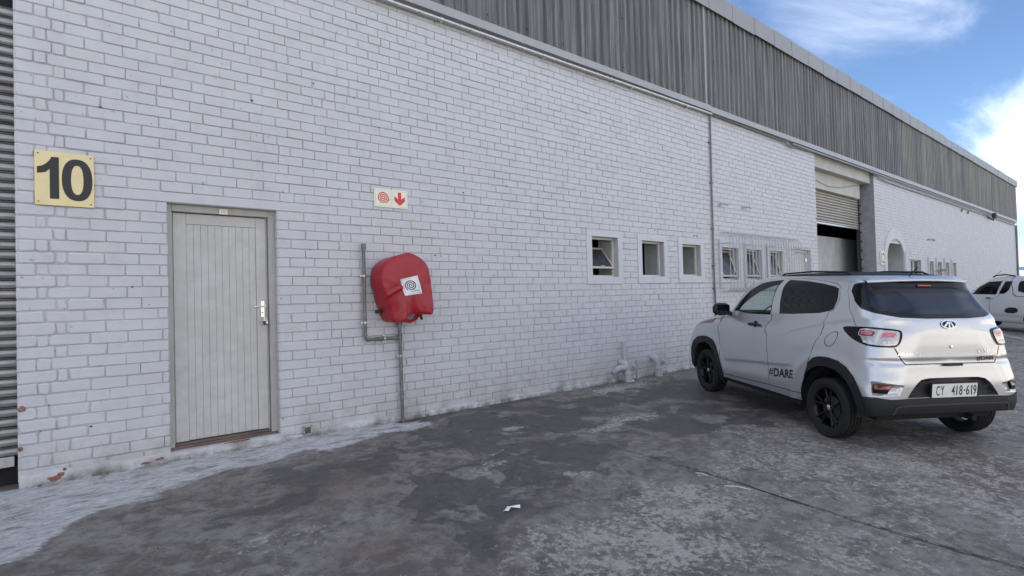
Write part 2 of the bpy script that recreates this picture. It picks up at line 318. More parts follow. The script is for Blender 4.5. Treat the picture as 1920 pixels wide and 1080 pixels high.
    c = mixc(mt('MULTIPLY', rmp(mt('ADD', at.outputs['Alpha'], mt('MULTIPLY', mt('SUBTRACT', noise(28, 6, .7), .5), .9)), .55, .80), .85), c, (.026, .024, .022))
    lk(c, b.inputs['Base Color'])
    ro = mt('SUBTRACT', mt('ADD', .68, mt('MULTIPLY', nf, .25)), mt('MULTIPLY', dm, .28)); lk(ro, b.inputs['Roughness']); b.inputs['Specular IOR Level'].default_value = .4
    hgt = mt('ADD', mt('MULTIPLY', nf, .5), mt('ADD', mt('MULTIPLY', ns, .35), mt('MULTIPLY', rmp(pk2, .42, .70), .25))); hgt = mt('ADD', mt('SUBTRACT', hgt, mt('MULTIPLY', dm, .3)), mt('MULTIPLY', ce, mt('ADD', .5, nst2)))
    bp = nd('ShaderNodeBump'); bp.inputs['Strength'].default_value = .55; bp.inputs['Distance'].default_value = .006; lk(hgt, bp.inputs['Height']); lk(bp.outputs[0], b.inputs['Normal'])
    return m
M['concrete'] = concrete_material()
CEM = [(-5.2,-1.9),(-3.2,-1.75),(-2.2,-1.6),(-1.2,-1.62),(-.5,-1.5),(-.16,-1.47),(-.03,-1.40),(.06,-1.2),(.16,-1.03),(.32,-.90),(.46,-.87),(.62,-.90),(.74,-.78),(.90,-.68),(1.08,-.60),(1.24,-.55),(1.44,-.57),(1.62,-.55),(1.76,-.45),(1.9,-.46),(2.03,-.60),(2.2,-.57),(2.38,-.50),(2.57,-.44),(2.72,-.37),(2.9,-.42),(3.05,-.41),(3.19,-.42),(3.31,-.36),(3.38,-.24),(3.22,-.20),(3.30,-.12),(3.05,-.10),(2.9,.1),(-5.2,.1)]
def cement_field(X, Y):
    wx = X+.05*(fbm(X*5, Y*5, 140)-.5)*2; wy = Y+.05*(fbm(X*5, Y*7, 141)-.5)*2; q = np.stack([wx.ravel(), wy.ravel()], -1); P = np.array(CEM); best = np.full(len(q), 9.); c = np.zeros(len(q), bool)
    for a, b in zip(P, np.roll(P, -1, 0)):
        d = b-a; t_ = np.clip(((q-a)@d)/(d@d), 0, 1); best = np.minimum(best, np.hypot(*(q-a-t_[:, None]*d).T))
        if a[1] != b[1]: c ^= ((a[1] > q[:, 1]) != (b[1] > q[:, 1])) & (q[:, 0] < (b[0]-a[0])*(q[:, 1]-a[1])/(b[1]-a[1])+a[0])
    return np.clip(.5+np.where(c, best, -best)*2.6, 0, 1).reshape(X.shape)
def seg_d(X, Y, a, b):
    a = np.array(a, float); b = np.array(b, float); d = b-a; t_ = np.clip(((X-a[0])*d[0]+(Y-a[1])*d[1])/(d@d), 0, 1)
    return np.hypot(X-a[0]-t_*d[0], Y-a[1]-t_*d[1])
def masks(X, Y):
    wx = X+.35*(fbm(X*1.3, Y*1.3, 3)-.5)*2; wy = Y+.35*(fbm(X*1.3, Y*1.3, 9)-.5)*2
    def g(cx, cy, sx, sy, a=1., ang=0.):
        c_, s_ = math.cos(R(ang)), math.sin(R(ang)); dx, dy = wx-cx, wy-cy; u_, v_ = dx*c_+dy*s_, -dx*s_+dy*c_
        return a*np.exp(-((u_/sx)**2+(v_/sy)**2)*.7)
    dark = np.maximum.reduce([g(4.2, -.9, 1.7, .8, .95), g(6.2, -.8, 1.6, .6, .85), g(2.6, -2.2, .75, .75, .95), g(3.6, -1.9, .8, .6, .9), g(1.9, -1.1, 1.1, .5, .62), g(5.6, -2.0, 1.2, .6, .8), g(2.1, -2.9, .5, .4, .7),
                              g(7.5, -2.2, 2.5, 1., .75), g(1.2, -1.5, .7, .5, .5), g(4.0, -2.75, .5, .3, .55), g(3.15, -3.0, .5, .3, .55), g(12, -1.5, 6, 1.5, .6)]); dark *= 1-.45*np.clip((X-4.2)/1.2, 0, 1)*np.clip((-2.6-Y)/.6, 0, 1)
    pale = np.maximum.reduce([g(2.7, -3.6, .9, .55, .62, -20), g(3.4, -3.4, .8, .6, .6), g(4.0, -4.3, 1.6, .6, .42), g(2.0, -3.6, .5, .4, .45), g(4.7, -3.3, .8, .5, .50), g(3.1, -1.6, .3, .15, .5), g(3.9, -1.15, .3, .12, .75), g(6.4, -.35, 1.0, .25, .7), g(5.6, -2.6, .8, .4, .45),
                              g(2.95, -1.95, .5, .22, .55), g(3.35, -2.4, .35, .25, .6), g(5.0, -1.7, .7, .2, .6), g(1.2, -2.2, .6, .3, .35), g(7, -4.5, 2, 1, .4)])
    pale = np.maximum(pale, .40*np.clip((X-3.4)/1.5, 0, 1)*np.clip((-2.2-Y)/.8, 0, 1)+.12*fbm(X*.8, Y*.8, 66)); pale = np.maximum(pale, .30*np.clip((-2.6-Y)/.8, 0, 1))
    rust = np.maximum.reduce([g(1.75, -1.5, .7, .4, .75), g(1.6, -2.6, .5, .35, .7), g(6.2, -4.35, .9, .28, 1.15, 25), g(3.3, -3.0, .6, .35, .5), g(1.9, -3.2, .5, .3, .6), g(4.6, -2.3, .8, .4, .5), g(2.6, -1.0, .8, .3, .5)])
    near = (Y > -.16)*.4*(fbm(X*3, Y*3, 5)); dark = dark*(1-np.clip(pale-.35, 0, 1)*1.2)+near
    for k in range(6):            # tyre scuffs behind the car
        dark = np.maximum(dark, .5*(np.abs(seg_d(X, Y, (5.0+.12*k, -4.95+.05*k), (6.1+.16*k, -4.25+.04*k)))<.012)*(fbm(X*4, Y*4, k)>.38))
    return dark, pale, rust
def grid_obj(name, xs, ys, zf, mat_, skirt=.03, xoff=None, parent=None):
    X, Y = np.meshgrid(xs, ys, indexing='ij')
    if xoff is not None: X = xoff(X, Y)
    D_, P_, Q_ = masks(X, Y)
    Z = SLOPE*np.clip(Y, -9, 0)+(fbm(X*1.1, Y*1.1, 21)-.5)*.010*np.clip(-Y*3, 0, 1)+(fbm(X*9, Y*9, 31)-.5)*.0022+zf
    Z = Z-.0025*np.clip((D_-.5)*4, 0, 1)
    n, m_ = X.shape; CE = cement_field(X, Y); Z = Z+np.clip((CE-.5)*8, 0, 1)*(.003+.006*fbm(X*12, Y*16, 51, 4)); V = np.stack([X, Y, Z], -1).reshape(-1, 3); ii = np.arange(n*m_).reshape(n, m_)
    F = np.stack([ii[:-1, :-1], ii[1:, :-1], ii[1:, 1:], ii[:-1, 1:]], -1).reshape(-1, 4)
    ring = np.concatenate([ii[:, 0], ii[-1, 1:], ii[-2::-1, -1], ii[0, -2:0:-1]]); low = V[ring].copy(); low[:, 2] -= skirt; base = len(V)
    V = np.concatenate([V, low]); k = np.arange(len(ring)); SF = np.stack([ring, base+k, base+(k+1) % len(ring), ring[(k+1) % len(ring)]], -1)
    F = np.concatenate([F, SF]); me = bpy.data.meshes.new(name); me.vertices.add(len(V)); me.vertices.foreach_set('co', V.ravel()); me.loops.add(len(F)*4); me.loops.foreach_set('vertex_index', F.ravel())
    me.polygons.add(len(F)); me.polygons.foreach_set('loop_start', np.arange(len(F))*4); me.update(calc_edges=True); me.validate()
    me.polygons.foreach_set('use_smooth', np.array([True]*(len(F)-len(SF))+[False]*len(SF)))
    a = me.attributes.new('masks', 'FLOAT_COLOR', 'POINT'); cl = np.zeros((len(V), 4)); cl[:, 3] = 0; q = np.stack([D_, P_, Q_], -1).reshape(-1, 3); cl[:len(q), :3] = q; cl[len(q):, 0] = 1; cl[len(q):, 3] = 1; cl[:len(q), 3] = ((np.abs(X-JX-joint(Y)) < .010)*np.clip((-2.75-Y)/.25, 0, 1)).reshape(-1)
    a.data.foreach_set('color', cl.ravel()); a2 = me.attributes.new('cement', 'FLOAT', 'POINT'); cv = np.zeros(len(V)); cv[:CE.size] = CE.ravel(); a2.data.foreach_set('value', cv); me.update(); return link(name, me, mat_, parent)
ysl = np.concatenate([np.linspace(-9, -6.2, 8), np.arange(-6.1, .021, .03)])
JX = 4.115
def joint(y): return .055*np.sin(y*1.7)+.02*(fbm(y*2.3, y*0+3, 77)-.5)*2+.012*(fbm(y*9, y*0+1, 78)-.5)
def halfgap(y): return np.where(y > -2.95, .0006, .0050)+.006*fbm(y*6, y*0+5, 79)*(y < -2.95)
xl = np.concatenate([np.linspace(-5, -1.2, 12), np.arange(-1.1, JX-.02, .03), [JX]]); xr_ = np.concatenate([[JX], np.arange(JX+.03, 10, .035), np.linspace(10.1, 34, 120)])
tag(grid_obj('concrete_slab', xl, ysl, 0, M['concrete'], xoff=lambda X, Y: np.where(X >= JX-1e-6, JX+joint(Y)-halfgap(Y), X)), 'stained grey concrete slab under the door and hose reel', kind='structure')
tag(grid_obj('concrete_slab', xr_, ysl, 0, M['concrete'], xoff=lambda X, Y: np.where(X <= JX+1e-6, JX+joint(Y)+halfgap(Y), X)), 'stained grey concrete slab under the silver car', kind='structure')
M['farground'] = mat('yard_concrete', (.30,.285,.26), .85, var=.2, vs=1.2, bump=.4, bs=50, tint=(.2,.19,.18), tscale=.6, tamt=.4)
g = MB(); ys_ = [-700, -9, 0, 700]; zs_ = [-9*SLOPE, -9*SLOPE, 0, 0]; xs_ = [-700, -5, 34, 900]
for i in range(3):
    for j in range(3):
        g.add([(xs_[i], ys_[j], zs_[j]-.032), (xs_[i+1], ys_[j], zs_[j]-.032), (xs_[i+1], ys_[j+1], zs_[j+1]-.032), (xs_[i], ys_[j+1], zs_[j+1]-.032)], [(0, 1, 2, 3)])
tag(g.obj('ground', M['farground'], fix=False), kind='structure')
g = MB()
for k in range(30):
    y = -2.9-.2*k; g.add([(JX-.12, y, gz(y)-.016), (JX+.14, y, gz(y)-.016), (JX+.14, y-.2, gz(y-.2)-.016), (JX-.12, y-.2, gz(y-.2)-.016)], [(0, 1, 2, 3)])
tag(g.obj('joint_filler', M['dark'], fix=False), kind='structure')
# pale band in the paving beyond the car
g = MB(); g.add([(18.4, -3.75, gz(-3.75)+.008), (24.6, .0, .008), (24.9, -.3, gz(-.3)+.008), (18.65, -4.05, gz(-4.05)+.008)], [(0, 1, 2, 3)])
M['palestrip'] = mat('pale_paving_band', (.27,.265,.26), .8, var=.15, vs=6)
tag(g.obj('pavement_band', M['palestrip'], fix=False), kind='structure')

# ------------------------------------------------------------------ warehouse
WH = empty('warehouse'); tag(WH, 'long single storey warehouse of white painted brick with grey ribbed cladding above', 'warehouse')
X0, X1, ZT = -.11, 41.3, 4.80
holes = {   # x0, x1, z0, z1, reveal depth
 'shutter': (-3.7, X0, -.05, 4.2, .30), 'door': (.88, 1.815, -.05, 2.258, .16),
 'w1': (6.39, 7.005, 1.624, 2.242, .37), 'w2': (7.615, 8.235, 1.637, 2.232, .37), 'w3': (8.79, 9.38, 1.651, 2.222, .37),
 'g1': (10.14, 10.77, 1.585, 2.215, .37), 'g2': (11.09, 11.73, 1.59, 2.213, .37), 'g3': (12.11, 12.74, 1.60, 2.215, .37),
 'hatch': (13.39, 14.27, -.05, 2.293, .20), 'gate': (14.68, 18.87, -.05, 4.82, .50),
 'w5': (22.06, 23.33, 1.73, 2.262, .2)}
for k, (a, b) in enumerate(((24.36, 24.90), (25.40, 25.98), (26.51, 27.06), (27.54, 28.12))): holes['v%d' % k] = (a, b, 1.73, 2.25, .2)
AR = (20.57, .83, 2.25, .62)   # arch centre x, half width, spring z, rise
holes['arch'] = (AR[0]-AR[1], AR[0]+AR[1], -.05, AR[2], .5)
def rect_wall(name, x0, x1, z0, z1, hs, y, mat_, parent):
    xs = sorted({x0, x1, *[v for h in hs for v in (h[0], h[1]) if x0 < v < x1]}); zs = sorted({z0, z1, *[v for h in hs for v in (h[2], h[3]) if z0 < v < z1]}); m = MB()
    for i in range(len(xs)-1):
        for j in range(len(zs)-1):
            cx, cz = (xs[i]+xs[i+1])/2, (zs[j]+zs[j+1])/2
            if any(h[0] < cx < h[1] and h[2] < cz < h[3] for h in hs): continue
            m.add([(xs[i], y, zs[j]), (xs[i+1], y, zs[j]), (xs[i+1], y, zs[j+1]), (xs[i], y, zs[j+1])], [(0, 1, 2, 3)])
    return m.obj(name, mat_, parent, fix=False)
YM = .0095
hs = list(holes.values())
arch_box = (AR[0]-AR[1], AR[0]+AR[1], AR[2], AR[2]+AR[3], .5)
rect_wall('wall', -8, 14.68, -.05, ZT, [h for h in hs if h[1] < 14.7], YM, M['mortar'], WH); rect_wall('wall', 18.87, X1, -.05, ZT, [h for h in hs if h[0] > 18.9]+[arch_box], YM, M['mortar'], WH)
def reveals(h, mat_, bottom=True, top=True, y0=YM):
    x0, x1, z0, z1, d = h; m = MB()
    m.add([(x0,y0,z0),(x0,d,z0),(x0,d,z1),(x0,y0,z1)], [(0,1,2,3)]); m.add([(x1,y0,z0),(x1,d,z0),(x1,d,z1),(x1,y0,z1)], [(0,3,2,1)])
    if top: m.add([(x0,y0,z1),(x1,y0,z1),(x1,d,z1),(x0,d,z1)], [(0,3,2,1)])
    if bottom: m.add([(x0,y0,z0),(x1,y0,z0),(x1,d,z0),(x0,d,z0)], [(0,1,2,3)])
    return m
for k, h in holes.items():
    if k == 'arch': continue
    mm = {'gate': 'pier', 'door': 'mortar', 'shutter': 'mortar', 'hatch': 'plaster'}.get(k, 'inside' if k[0] in 'wgv' else 'plaster')
    o = reveals(h, None, top=(k != 'gate')).obj('reveal', M[mm], WH, fix=False)
# arch spandrels, reveal and surround
def arc(hw, rise, n=20, cx=AR[0], sz=AR[2]): return [(cx-hw*math.cos(math.pi*k/n), sz+rise*math.sin(math.pi*k/n)) for k in range(n+1)]
a_in = arc(AR[1], AR[3]); m = MB()
for k in range(20):
    (xa, za), (xb, zb) = a_in[k], a_in[k+1]; top = AR[2]+AR[3]
    m.add([(xa, YM, za), (xb, YM, zb), (xb, YM, top), (xa, YM, top)], [(0,1,2,3)]); m.add([(xa, YM, za), (xb, YM, zb), (xb, .5, zb), (xa, .5, za)], [(0,3,2,1)])
for x in (AR[0]-AR[1], AR[0]+AR[1]): m.add([(x,YM,-.05),(x,.5,-.05),(x,.5,AR[2]),(x,YM,AR[2])], [(0,1,2,3)])
m.obj('reveal', M['inside'], WH, fix=False)
m = MB(); a_out = arc(1.06, .95); inn = [(AR[0]-AR[1]-.004, -.04)]+arc(AR[1]+.004, AR[3]+.004)+[(AR[0]+AR[1]+.004, -.04)]; out_ = [(AR[0]-1.06, -.04)]+a_out+[(AR[0]+1.06, -.04)]
n = len(inn); vs = [(x, -.03, z) for x, z in inn]+[(x, -.03, z) for x, z in out_]+[(x, YM, z) for x, z in inn]+[(x, YM, z) for x, z in out_]; fs = []
for k in range(n-1): fs += [(k, k+1, n+k+1, n+k), (n+k, n+k+1, 3*n+k+1, 3*n+k), (k, 2*n+k, 2*n+k+1, k+1)]
m.add(vs, fs); m.obj('arch_surround', M['plaster'], WH)
m = MB(); m.add([(AR[0]-AR[1], .5, -.05), (AR[0]+AR[1], .5, -.05), (AR[0]+AR[1], .5, AR[2])]+[(x, .5, z) for x, z in reversed(a_in[:-1])], [tuple(range(3+20))]); m.obj('arched_door', M['archdoor'], WH)
m = MB(); m.box(AR[0]-.30, AR[0]-.27, .45, .497, -.05, 2.5); m.obj('door_stile', M['doorframe'], WH)

# --- bricks
C, Z0, BL = .0922, .0452, .2495
JT = .0065
def brick_rows():
    cuts = [(X0-9, X0, 0, 9)]+[(h[0]-(.0 if k in ('door','gate','hatch','shutter') else .0), h[1], h[2], h[3]) for k, h in holes.items() if k != 'shutter']
    cuts.append((AR[0]-1.0, AR[0]+1.0, -.05, AR[2]+.45)); out = []
    row = 0
    while True:
        z0 = Z0+row*C; z1 = z0+C
        if z0 > ZT-.02: break
        z1 = min(z1, ZT+.004); blk = sorted([(c_[0], c_[1]) for c_ in cuts if min(z1, c_[3])-max(z0, c_[2]) > .012])
        segs = []; x = X0
        for a, b in blk:
            if a > x: segs.append((x, a))
            x = max(x, b)
        if x < X1: segs.append((x, X1))
        for si, (a, b) in enumerate(segs):
            js = [a]
            if a == X0:
                if row % 2 == 0: js += [X0+.227+rng.uniform(-.008, .008), X0+.300+rng.uniform(-.006, .006)]
                else: js += [X0+.112+rng.uniform(-.006, .006), X0+.188+rng.uniform(-.01, .01)]
                if row in (6, 13): js = [a, X0+.16, X0+.41]
                ph = js[-1]
            else: ph = None
            base = X0+.30 if row % 2 == 0 else X0+.188
            lint = (abs(z0-2.258) < .02)
            k0 = int(math.ceil((a+.05-base)/BL)); xs = []
            k = k0
            while base+k*BL < b-.04:
                q = base+k*BL+rng.normal(0, .006)+.012*math.sin(row*1.3+k*.05)
                if ph is None or q > ph+.09: xs.append(q)
                k += 1
            if lint: xs = [q for q in xs if not (.62 < q < 2.25)]
            js += xs+[b]
            for u_, v_ in zip(js[:-1], js[1:]):
                if v_-u_ > .03: out.append((u_, v_, z0, z1))
                elif out: pass
            # header joints now and then (repairs)
        row += 1
    # random half bricks
    fin = []
    for (a, b, z0, z1) in out:
        if b-a > .22 and b-a < .27 and rng.random() < .045 and a > .5:
            mid = a+(b-a)*rng.uniform(.38, .62); fin += [(a, mid, z0, z1), (mid, b, z0, z1)]
        else: fin.append((a, b, z0, z1))
    return np.array(fin)
BR = brick_rows()
def build_bricks(B, detail):
    n = len(B); x0 = B[:, 0]+JT/2; x1 = B[:, 1]-JT/2; z0 = B[:, 2]+JT/2; z1 = B[:, 3]-JT/2
    jv = lambda s_: rng.normal(0, s_, n)
    fr_ = np.clip((B[:, 0]-12)/12, 0, 1)*.0032; z0 = z0+fr_+jv(.0009); z1 = z1-fr_+jv(.0009); x0 = x0+jv(.0011); x1 = x1+jv(.0011)+np.where(rng.random(n) < .17, JT*.9, 0)
    rag = np.where(B[:, 0] < .30, 1., 0.)*np.clip(1.2-B[:, 2]*.25, .35, 1)+.18+.5*(fbm(B[:, 0]*.8, B[:, 2]*1.5, 60) > .60)*.6
    proud = rng.normal(0, .0012, n)*(1+1.5*rag)-.0008-.002*(rng.random(n) < .07); proud = np.clip(proud, -.009, .0035)
    if detail:
        r = np.clip(.0045+.012*rag*rng.random((4, n))**1.2+.004*rng.random((4, n)), .003, .03); cor = [(x0, z0, 1, 1, 180), (x1, z0, -1, 1, 270), (x1, z1, -1, -1, 0), (x0, z1, 1, -1, 90)]; X = []; Z = []
        for ci, (cx, cz, sx, sz, a0) in enumerate(cor):
            rr = np.minimum(r[ci], (x1-x0)*.3)
            for t_ in (0, 45, 90):
                X.append(cx+sx*rr+rr*math.cos(R(a0+t_))); Z.append(cz+sz*rr+rr*math.sin(R(a0+t_)))
        X = np.array(X); Z = np.array(Z); jit = .0009+.0018*rag; X = X+rng.normal(0, 1, X.shape)*jit; Z = Z+rng.normal(0, 1, Z.shape)*jit*.8
    else:
        X = np.array([x0, x1, x1, x0]); Z = np.array([z0, z0, z1, z1])
    q = len(X); cx = (x0+x1)/2; cz = (z0+z1)/2; ins = .0026+.005*rag
    def inset(X, c, h): return c+(X-c)*(1-ins/h)
    Xi, Zi = inset(X, cx, (x1-x0)/2), inset(Z, cz, (z1-z0)/2)
    yf = np.broadcast_to(proud, X.shape)+rng.normal(0, .0004, X.shape); ym = yf+.0045+.002*rag; yb = np.full(X.shape, .016)
    V = np.stack([np.stack([Xi, yf, Zi], -1), np.stack([X, ym, Z], -1), np.stack([X, yb, Z], -1)], 0)   # 3,q,n,3
    V = V.transpose(2, 0, 1, 3).reshape(n, 3*q, 3); F = [tuple(range(q))]
    for L_ in range(2):
        for k in range(q): F.append((L_*q+k, (L_+1)*q+k, (L_+1)*q+(k+1) % q, L_*q+(k+1) % q))
    return V, F
def px_area(B):
    cx = (B[:, 0]+B[:, 1])/2; cz = (B[:, 2]+B[:, 3])/2; d = np.stack([cx-CAM[0], 0*cx-CAM[1], cz-CAM[2]], -1); zf = d@np.array(_f); ux = 1055*(d@np.array(_r2))/zf; uy = 1055*(d@np.array(_u2))/zf
    a = (B[:, 1]-B[:, 0])*(B[:, 3]-B[:, 2])*1/np.maximum(zf, .1)**3; a[(zf < .2) | (abs(ux) > 965) | (abs(uy) > 545)] = 0; return a
ar = px_area(BR); order = np.argsort(-ar); top300 = order[:300]; rest = order[300:]; near = rest[(BR[rest, 0] < 16)]; far = rest[(BR[rest, 0] >= 16)]
V, F = build_bricks(BR[top300], True)
for i in range(len(V)):
    c_ = V[i].mean(0); me = bpy.data.meshes.new('brick'); me.from_pydata([tuple(p) for p in (V[i]-c_)], [], F); me.polygons.foreach_set('use_smooth', [False]*len(F))
    o = link('brick', me, M['brick'], WH); o.location = c_
vs = []; fs = []; b0 = 0; allv = []; allf = []; cnt = []
for idx, det in ((near, True), (far, False)):
    V, F = build_bricks(BR[idx], det); n, q, _ = V.shape; allv.append(V.reshape(-1, 3)); offs = b0+np.arange(n)*q
    for f in F: allf.append((offs[:, None]+np.array(f)[None, :]))
    b0 += n*q
me = bpy.data.meshes.new('brickwork'); VV = np.concatenate(allv); me.vertices.add(len(VV)); me.vertices.foreach_set('co', VV.ravel())
lv = np.concatenate([a.ravel() for a in allf]); ls = []; s_ = 0
for a in allf: ls.append(s_+np.arange(a.shape[0])*a.shape[1]); s_ += a.size
ls = np.concatenate(ls); me.loops.add(len(lv)); me.loops.foreach_set('vertex_index', lv.astype(np.int32)); me.polygons.add(len(ls)); me.polygons.foreach_set('loop_start', ls.astype(np.int32)); me.update(calc_edges=True); me.polygons.foreach_set('use_smooth', np.zeros(len(ls), bool))
tag(link('brickwork', me, M['brick'], WH), kind='stuff')
# jamb headers of the door opening, end bricks at the shutter corner and the gate corner
m = MB()
for row in range(1, 25):
    z0 = Z0+(row-1)*C
    m.box(1.8145-.004-.003*rng.random(), 1.824, .006, .105+.02*rng.random(), z0+.004, z0+C-.004, .003); m.box(.86, .8805+.003, .012, .105, z0+.004, z0+C-.004, .003)
for row in range(0, 50):
    z0 = Z0+row*C; m.box(X0-.004, X0+.02, .004, .29, z0+.004, z0+C-.004, .003)
tag(m.obj('jamb_bricks', M['brick'], WH), kind='stuff')
# ragged cement foot of the wall
def plinth(x0, x1, zt, dx=.03):
    xs = np.arange(x0, x1+1e-6, dx); rows = 6; V = []; m = MB()
    for x in xs:
        n_ = fbm(np.array(x*2.5), np.array(3.), 90, 5); h = max(.03, zt*(.62+.75*(n_-.3)))
        for j in range(rows):
            f = j/(rows-1); z = -.04+(h+.04)*f; y = -.020*(1-f)**1.3-.010+(fbm(np.array(x*9), np.array(z*22), 91, 4)-.5)*.016
            V.append((x, y if j < rows-1 else .004, z))
    n = len(xs); F_ = [(i*rows+j, (i+1)*rows+j, (i+1)*rows+j+1, i*rows+j+1) for i in range(n-1) for j in range(rows-1)]; m.add(V, F_); return m
plinth(X0, .88, .135).obj('wall_foot', M['brick'], WH, smooth='all', fix=False)
m = plinth(.88, 1.82, .085, .02); m.box(.88, 1.815, -.004, .16, -.05, .078); m.obj('door_step', M['brick'], WH, fix=False)
plinth(1.82, 14.68, .085).obj('wall_foot', M['brick'], WH, smooth='all', fix=False)
plinth(18.87, 41.2, .085, .1).obj('wall_foot', M['brick'], WH, smooth='all', fix=False)
# bare red brick where the face has spalled, and loose crumbs
def rock(c_, s, seed, mat_, name, parent):
    b = bmesh.new(); bmesh.ops.create_icosphere(b, subdivisions=2, radius=1)
    for v in b.verts:
        p = v.co; k = .72+.55*float(fbm(np.array(p.x*1.7+seed), np.array(p.y*1.7+p.z*1.3), seed, 3)); v.co = Vector((p.x*s[0]*k, p.y*s[1]*k, p.z*s[2]*k))
    me = bpy.data.meshes.new(name); b.to_mesh(me); b.free(); o = link(name, me, mat_, parent); o.location = c_; return o
for k, (x, z, sx, sz) in enumerate([(.10, .028, .060, .040), (.135, .06, .03, .022), (.80, .045, .05, .018), (.70, .03, .05, .013), (-.09, .60, .022, .022), (-.10, .30, .016, .018), (1.42, .086, .12, .008), (.16, .095, .012, .012)]):
    rock((x, -.006 if k != 6 else -.022, z), (sx, .014, sz), k+3, M['redbrick'], 'bare_brick', WH)
m = MB()
for k in range(170):
    x = rng.uniform(-.1, 4.2); s = rng.uniform(.002, .007)*(1+1.2*(rng.random() < .1)); y = -rng.uniform(.02, .06); m.box(x, x+s*1.8, y, y+s, gz(y)+.004, gz(y)+.010+s, s*.25)
tag(m.obj('wall_crumbs', M['plaster'], None), 'white paint and mortar crumbs lying along the foot of the wall', kind='stuff')
# square weep hole by the door
m = MB(); m.box(2.02, 2.10, -.034, -.012, .035, .043); m.box(2.02, 2.028, -.034, -.012, .035, .115); m.box(2.092, 2.10, -.034, -.012, .035, .115); m.box(2.02, 2.10, -.034, -.012, .107, .115)
o = m.obj('weep_box', M['brick'], WH); m = MB(); m.box(2.028, 2.092, -.024, -.014, .043, .107); m.obj('weep_hole', M['sill'], WH)

# --- roof, rear and side walls (keep the sun and sky out of the inside)
m = MB(); m.box(-8, X1, .30, 28, 6.6, 6.72); m.obj('roof', M['sheet'], WH)
m = MB(); m.box(-8, X1, 28, 28.2, -.05, 6.6); m.box(-8.0, -7.8, .3, 28, -.05, 6.6); m.box(X1-.2, X1-.002, .02, 28, -.05, 6.62); m.obj('outer_walls', M['plaster'], WH)
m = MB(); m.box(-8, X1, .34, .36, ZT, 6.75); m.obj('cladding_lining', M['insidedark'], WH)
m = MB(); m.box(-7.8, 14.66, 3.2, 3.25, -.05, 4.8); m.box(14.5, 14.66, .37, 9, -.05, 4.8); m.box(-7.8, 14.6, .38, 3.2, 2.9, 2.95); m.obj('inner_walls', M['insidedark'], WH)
m = MB(); m.box(14.66, 28, 9, 9.1, -.05, 5.4); m.obj('back_partition', M['inside'], WH)
m = MB(); m.box(-7.8, X1-.3, .30, 27.9, -.05, -.003); m.obj('indoor_floor', M['concretebeam'], WH)

# --- cladding sheets
def sheet_mesh(name, h0, h1):
    m = MB(); prof = []; p = .1718
    for k in range(4): prof += [(k*p, 0), (k*p+.095, 0), (k*p+.113, -.034), (k*p+.153, -.034), (k*p+.1718-.0005, 0)]
    vs = [(x, y-.046, z) for z in (h0, h1) for x, y in prof]; n = len(prof); m.add(vs, [(i, i+1, n+i+1, n+i) for i in range(n-1)])
    q = len(m.v); th = .0015; m.add([(x, y-.046+th, z) for z in (h0, h1) for x, y in prof], [(n+i, n+i+1, i+1, i) for i in range(n-1)])
    m.add([(x, y-.046+t_, h0) for t_ in (0, th) for x, y in prof], [(i, n+i, n+i+1, i+1) for i in range(n-1)])
    return m.mesh(name, fix=False)
sm = [sheet_mesh('cladding_sheet', 4.862+d, 6.80) for d in (0, .006, -.005, .002)]
x = -8.0; k = 0
while x < X1-.02:
    me_ = sm[k % 4]; o = bpy.data.objects.new('cladding_sheet', me_); col.objects.link(o); o.parent = WH; o.location = (x, -.0022*(k % 2)+rng.uniform(-.001, .001), 0)
    if not me_.materials: me_.materials.append(M['sheet'])
    o.material_slots[0].link = 'OBJECT'; o.material_slots[0].material = M['sheet2'] if (x > 21 and k % 3 != 0) or 30 < x else M['sheet']
    x += .6868; k += 1
m = MB(); m.box(9.60, 9.66, -.088, -.046, 4.85, 6.80); m.obj('cover_strip', M['coping'], WH)
m = MB()
for i in range(60):
    for zz_ in (4.98, 5.75, 6.5):
        if rng.random() < .8: m.tube([(i*.6868-.5+.13, -.084, zz_+rng.uniform(-.02,.02)), (i*.6868-.5+.13, -.090, zz_)], .009, 6)
m.obj('sheet_screws', M['blacklamp'], WH)
# --- coping pieces
joints = [-8+.889*k for k in range(0, 60)]
for a, b in zip(joints[:-1], joints[1:]):
    if a > X1: break
    b = min(b, X1+.06); d = rng.uniform(-.006, .006); zt = 7.075+(-.03 if a > 26 else 0)+rng.uniform(-.012, .012)
    m = MB(); m.box(a+.003, b-.003, -.128+d, -.120+d, 6.715+rng.uniform(-.008,.008), zt); m.box(a+.003, b-.003, -.120+d, .45, zt-.012, zt-.003); m.box(b-.028, b-.004, -.134+d, -.128+d, 6.72, zt)
    m.obj('coping_panel', M['coping'], WH)
m = MB(); m.box(X1, X1+.05, -.15, .5, 6.70, 7.07); m.obj('coping_end', M['coping'], WH)
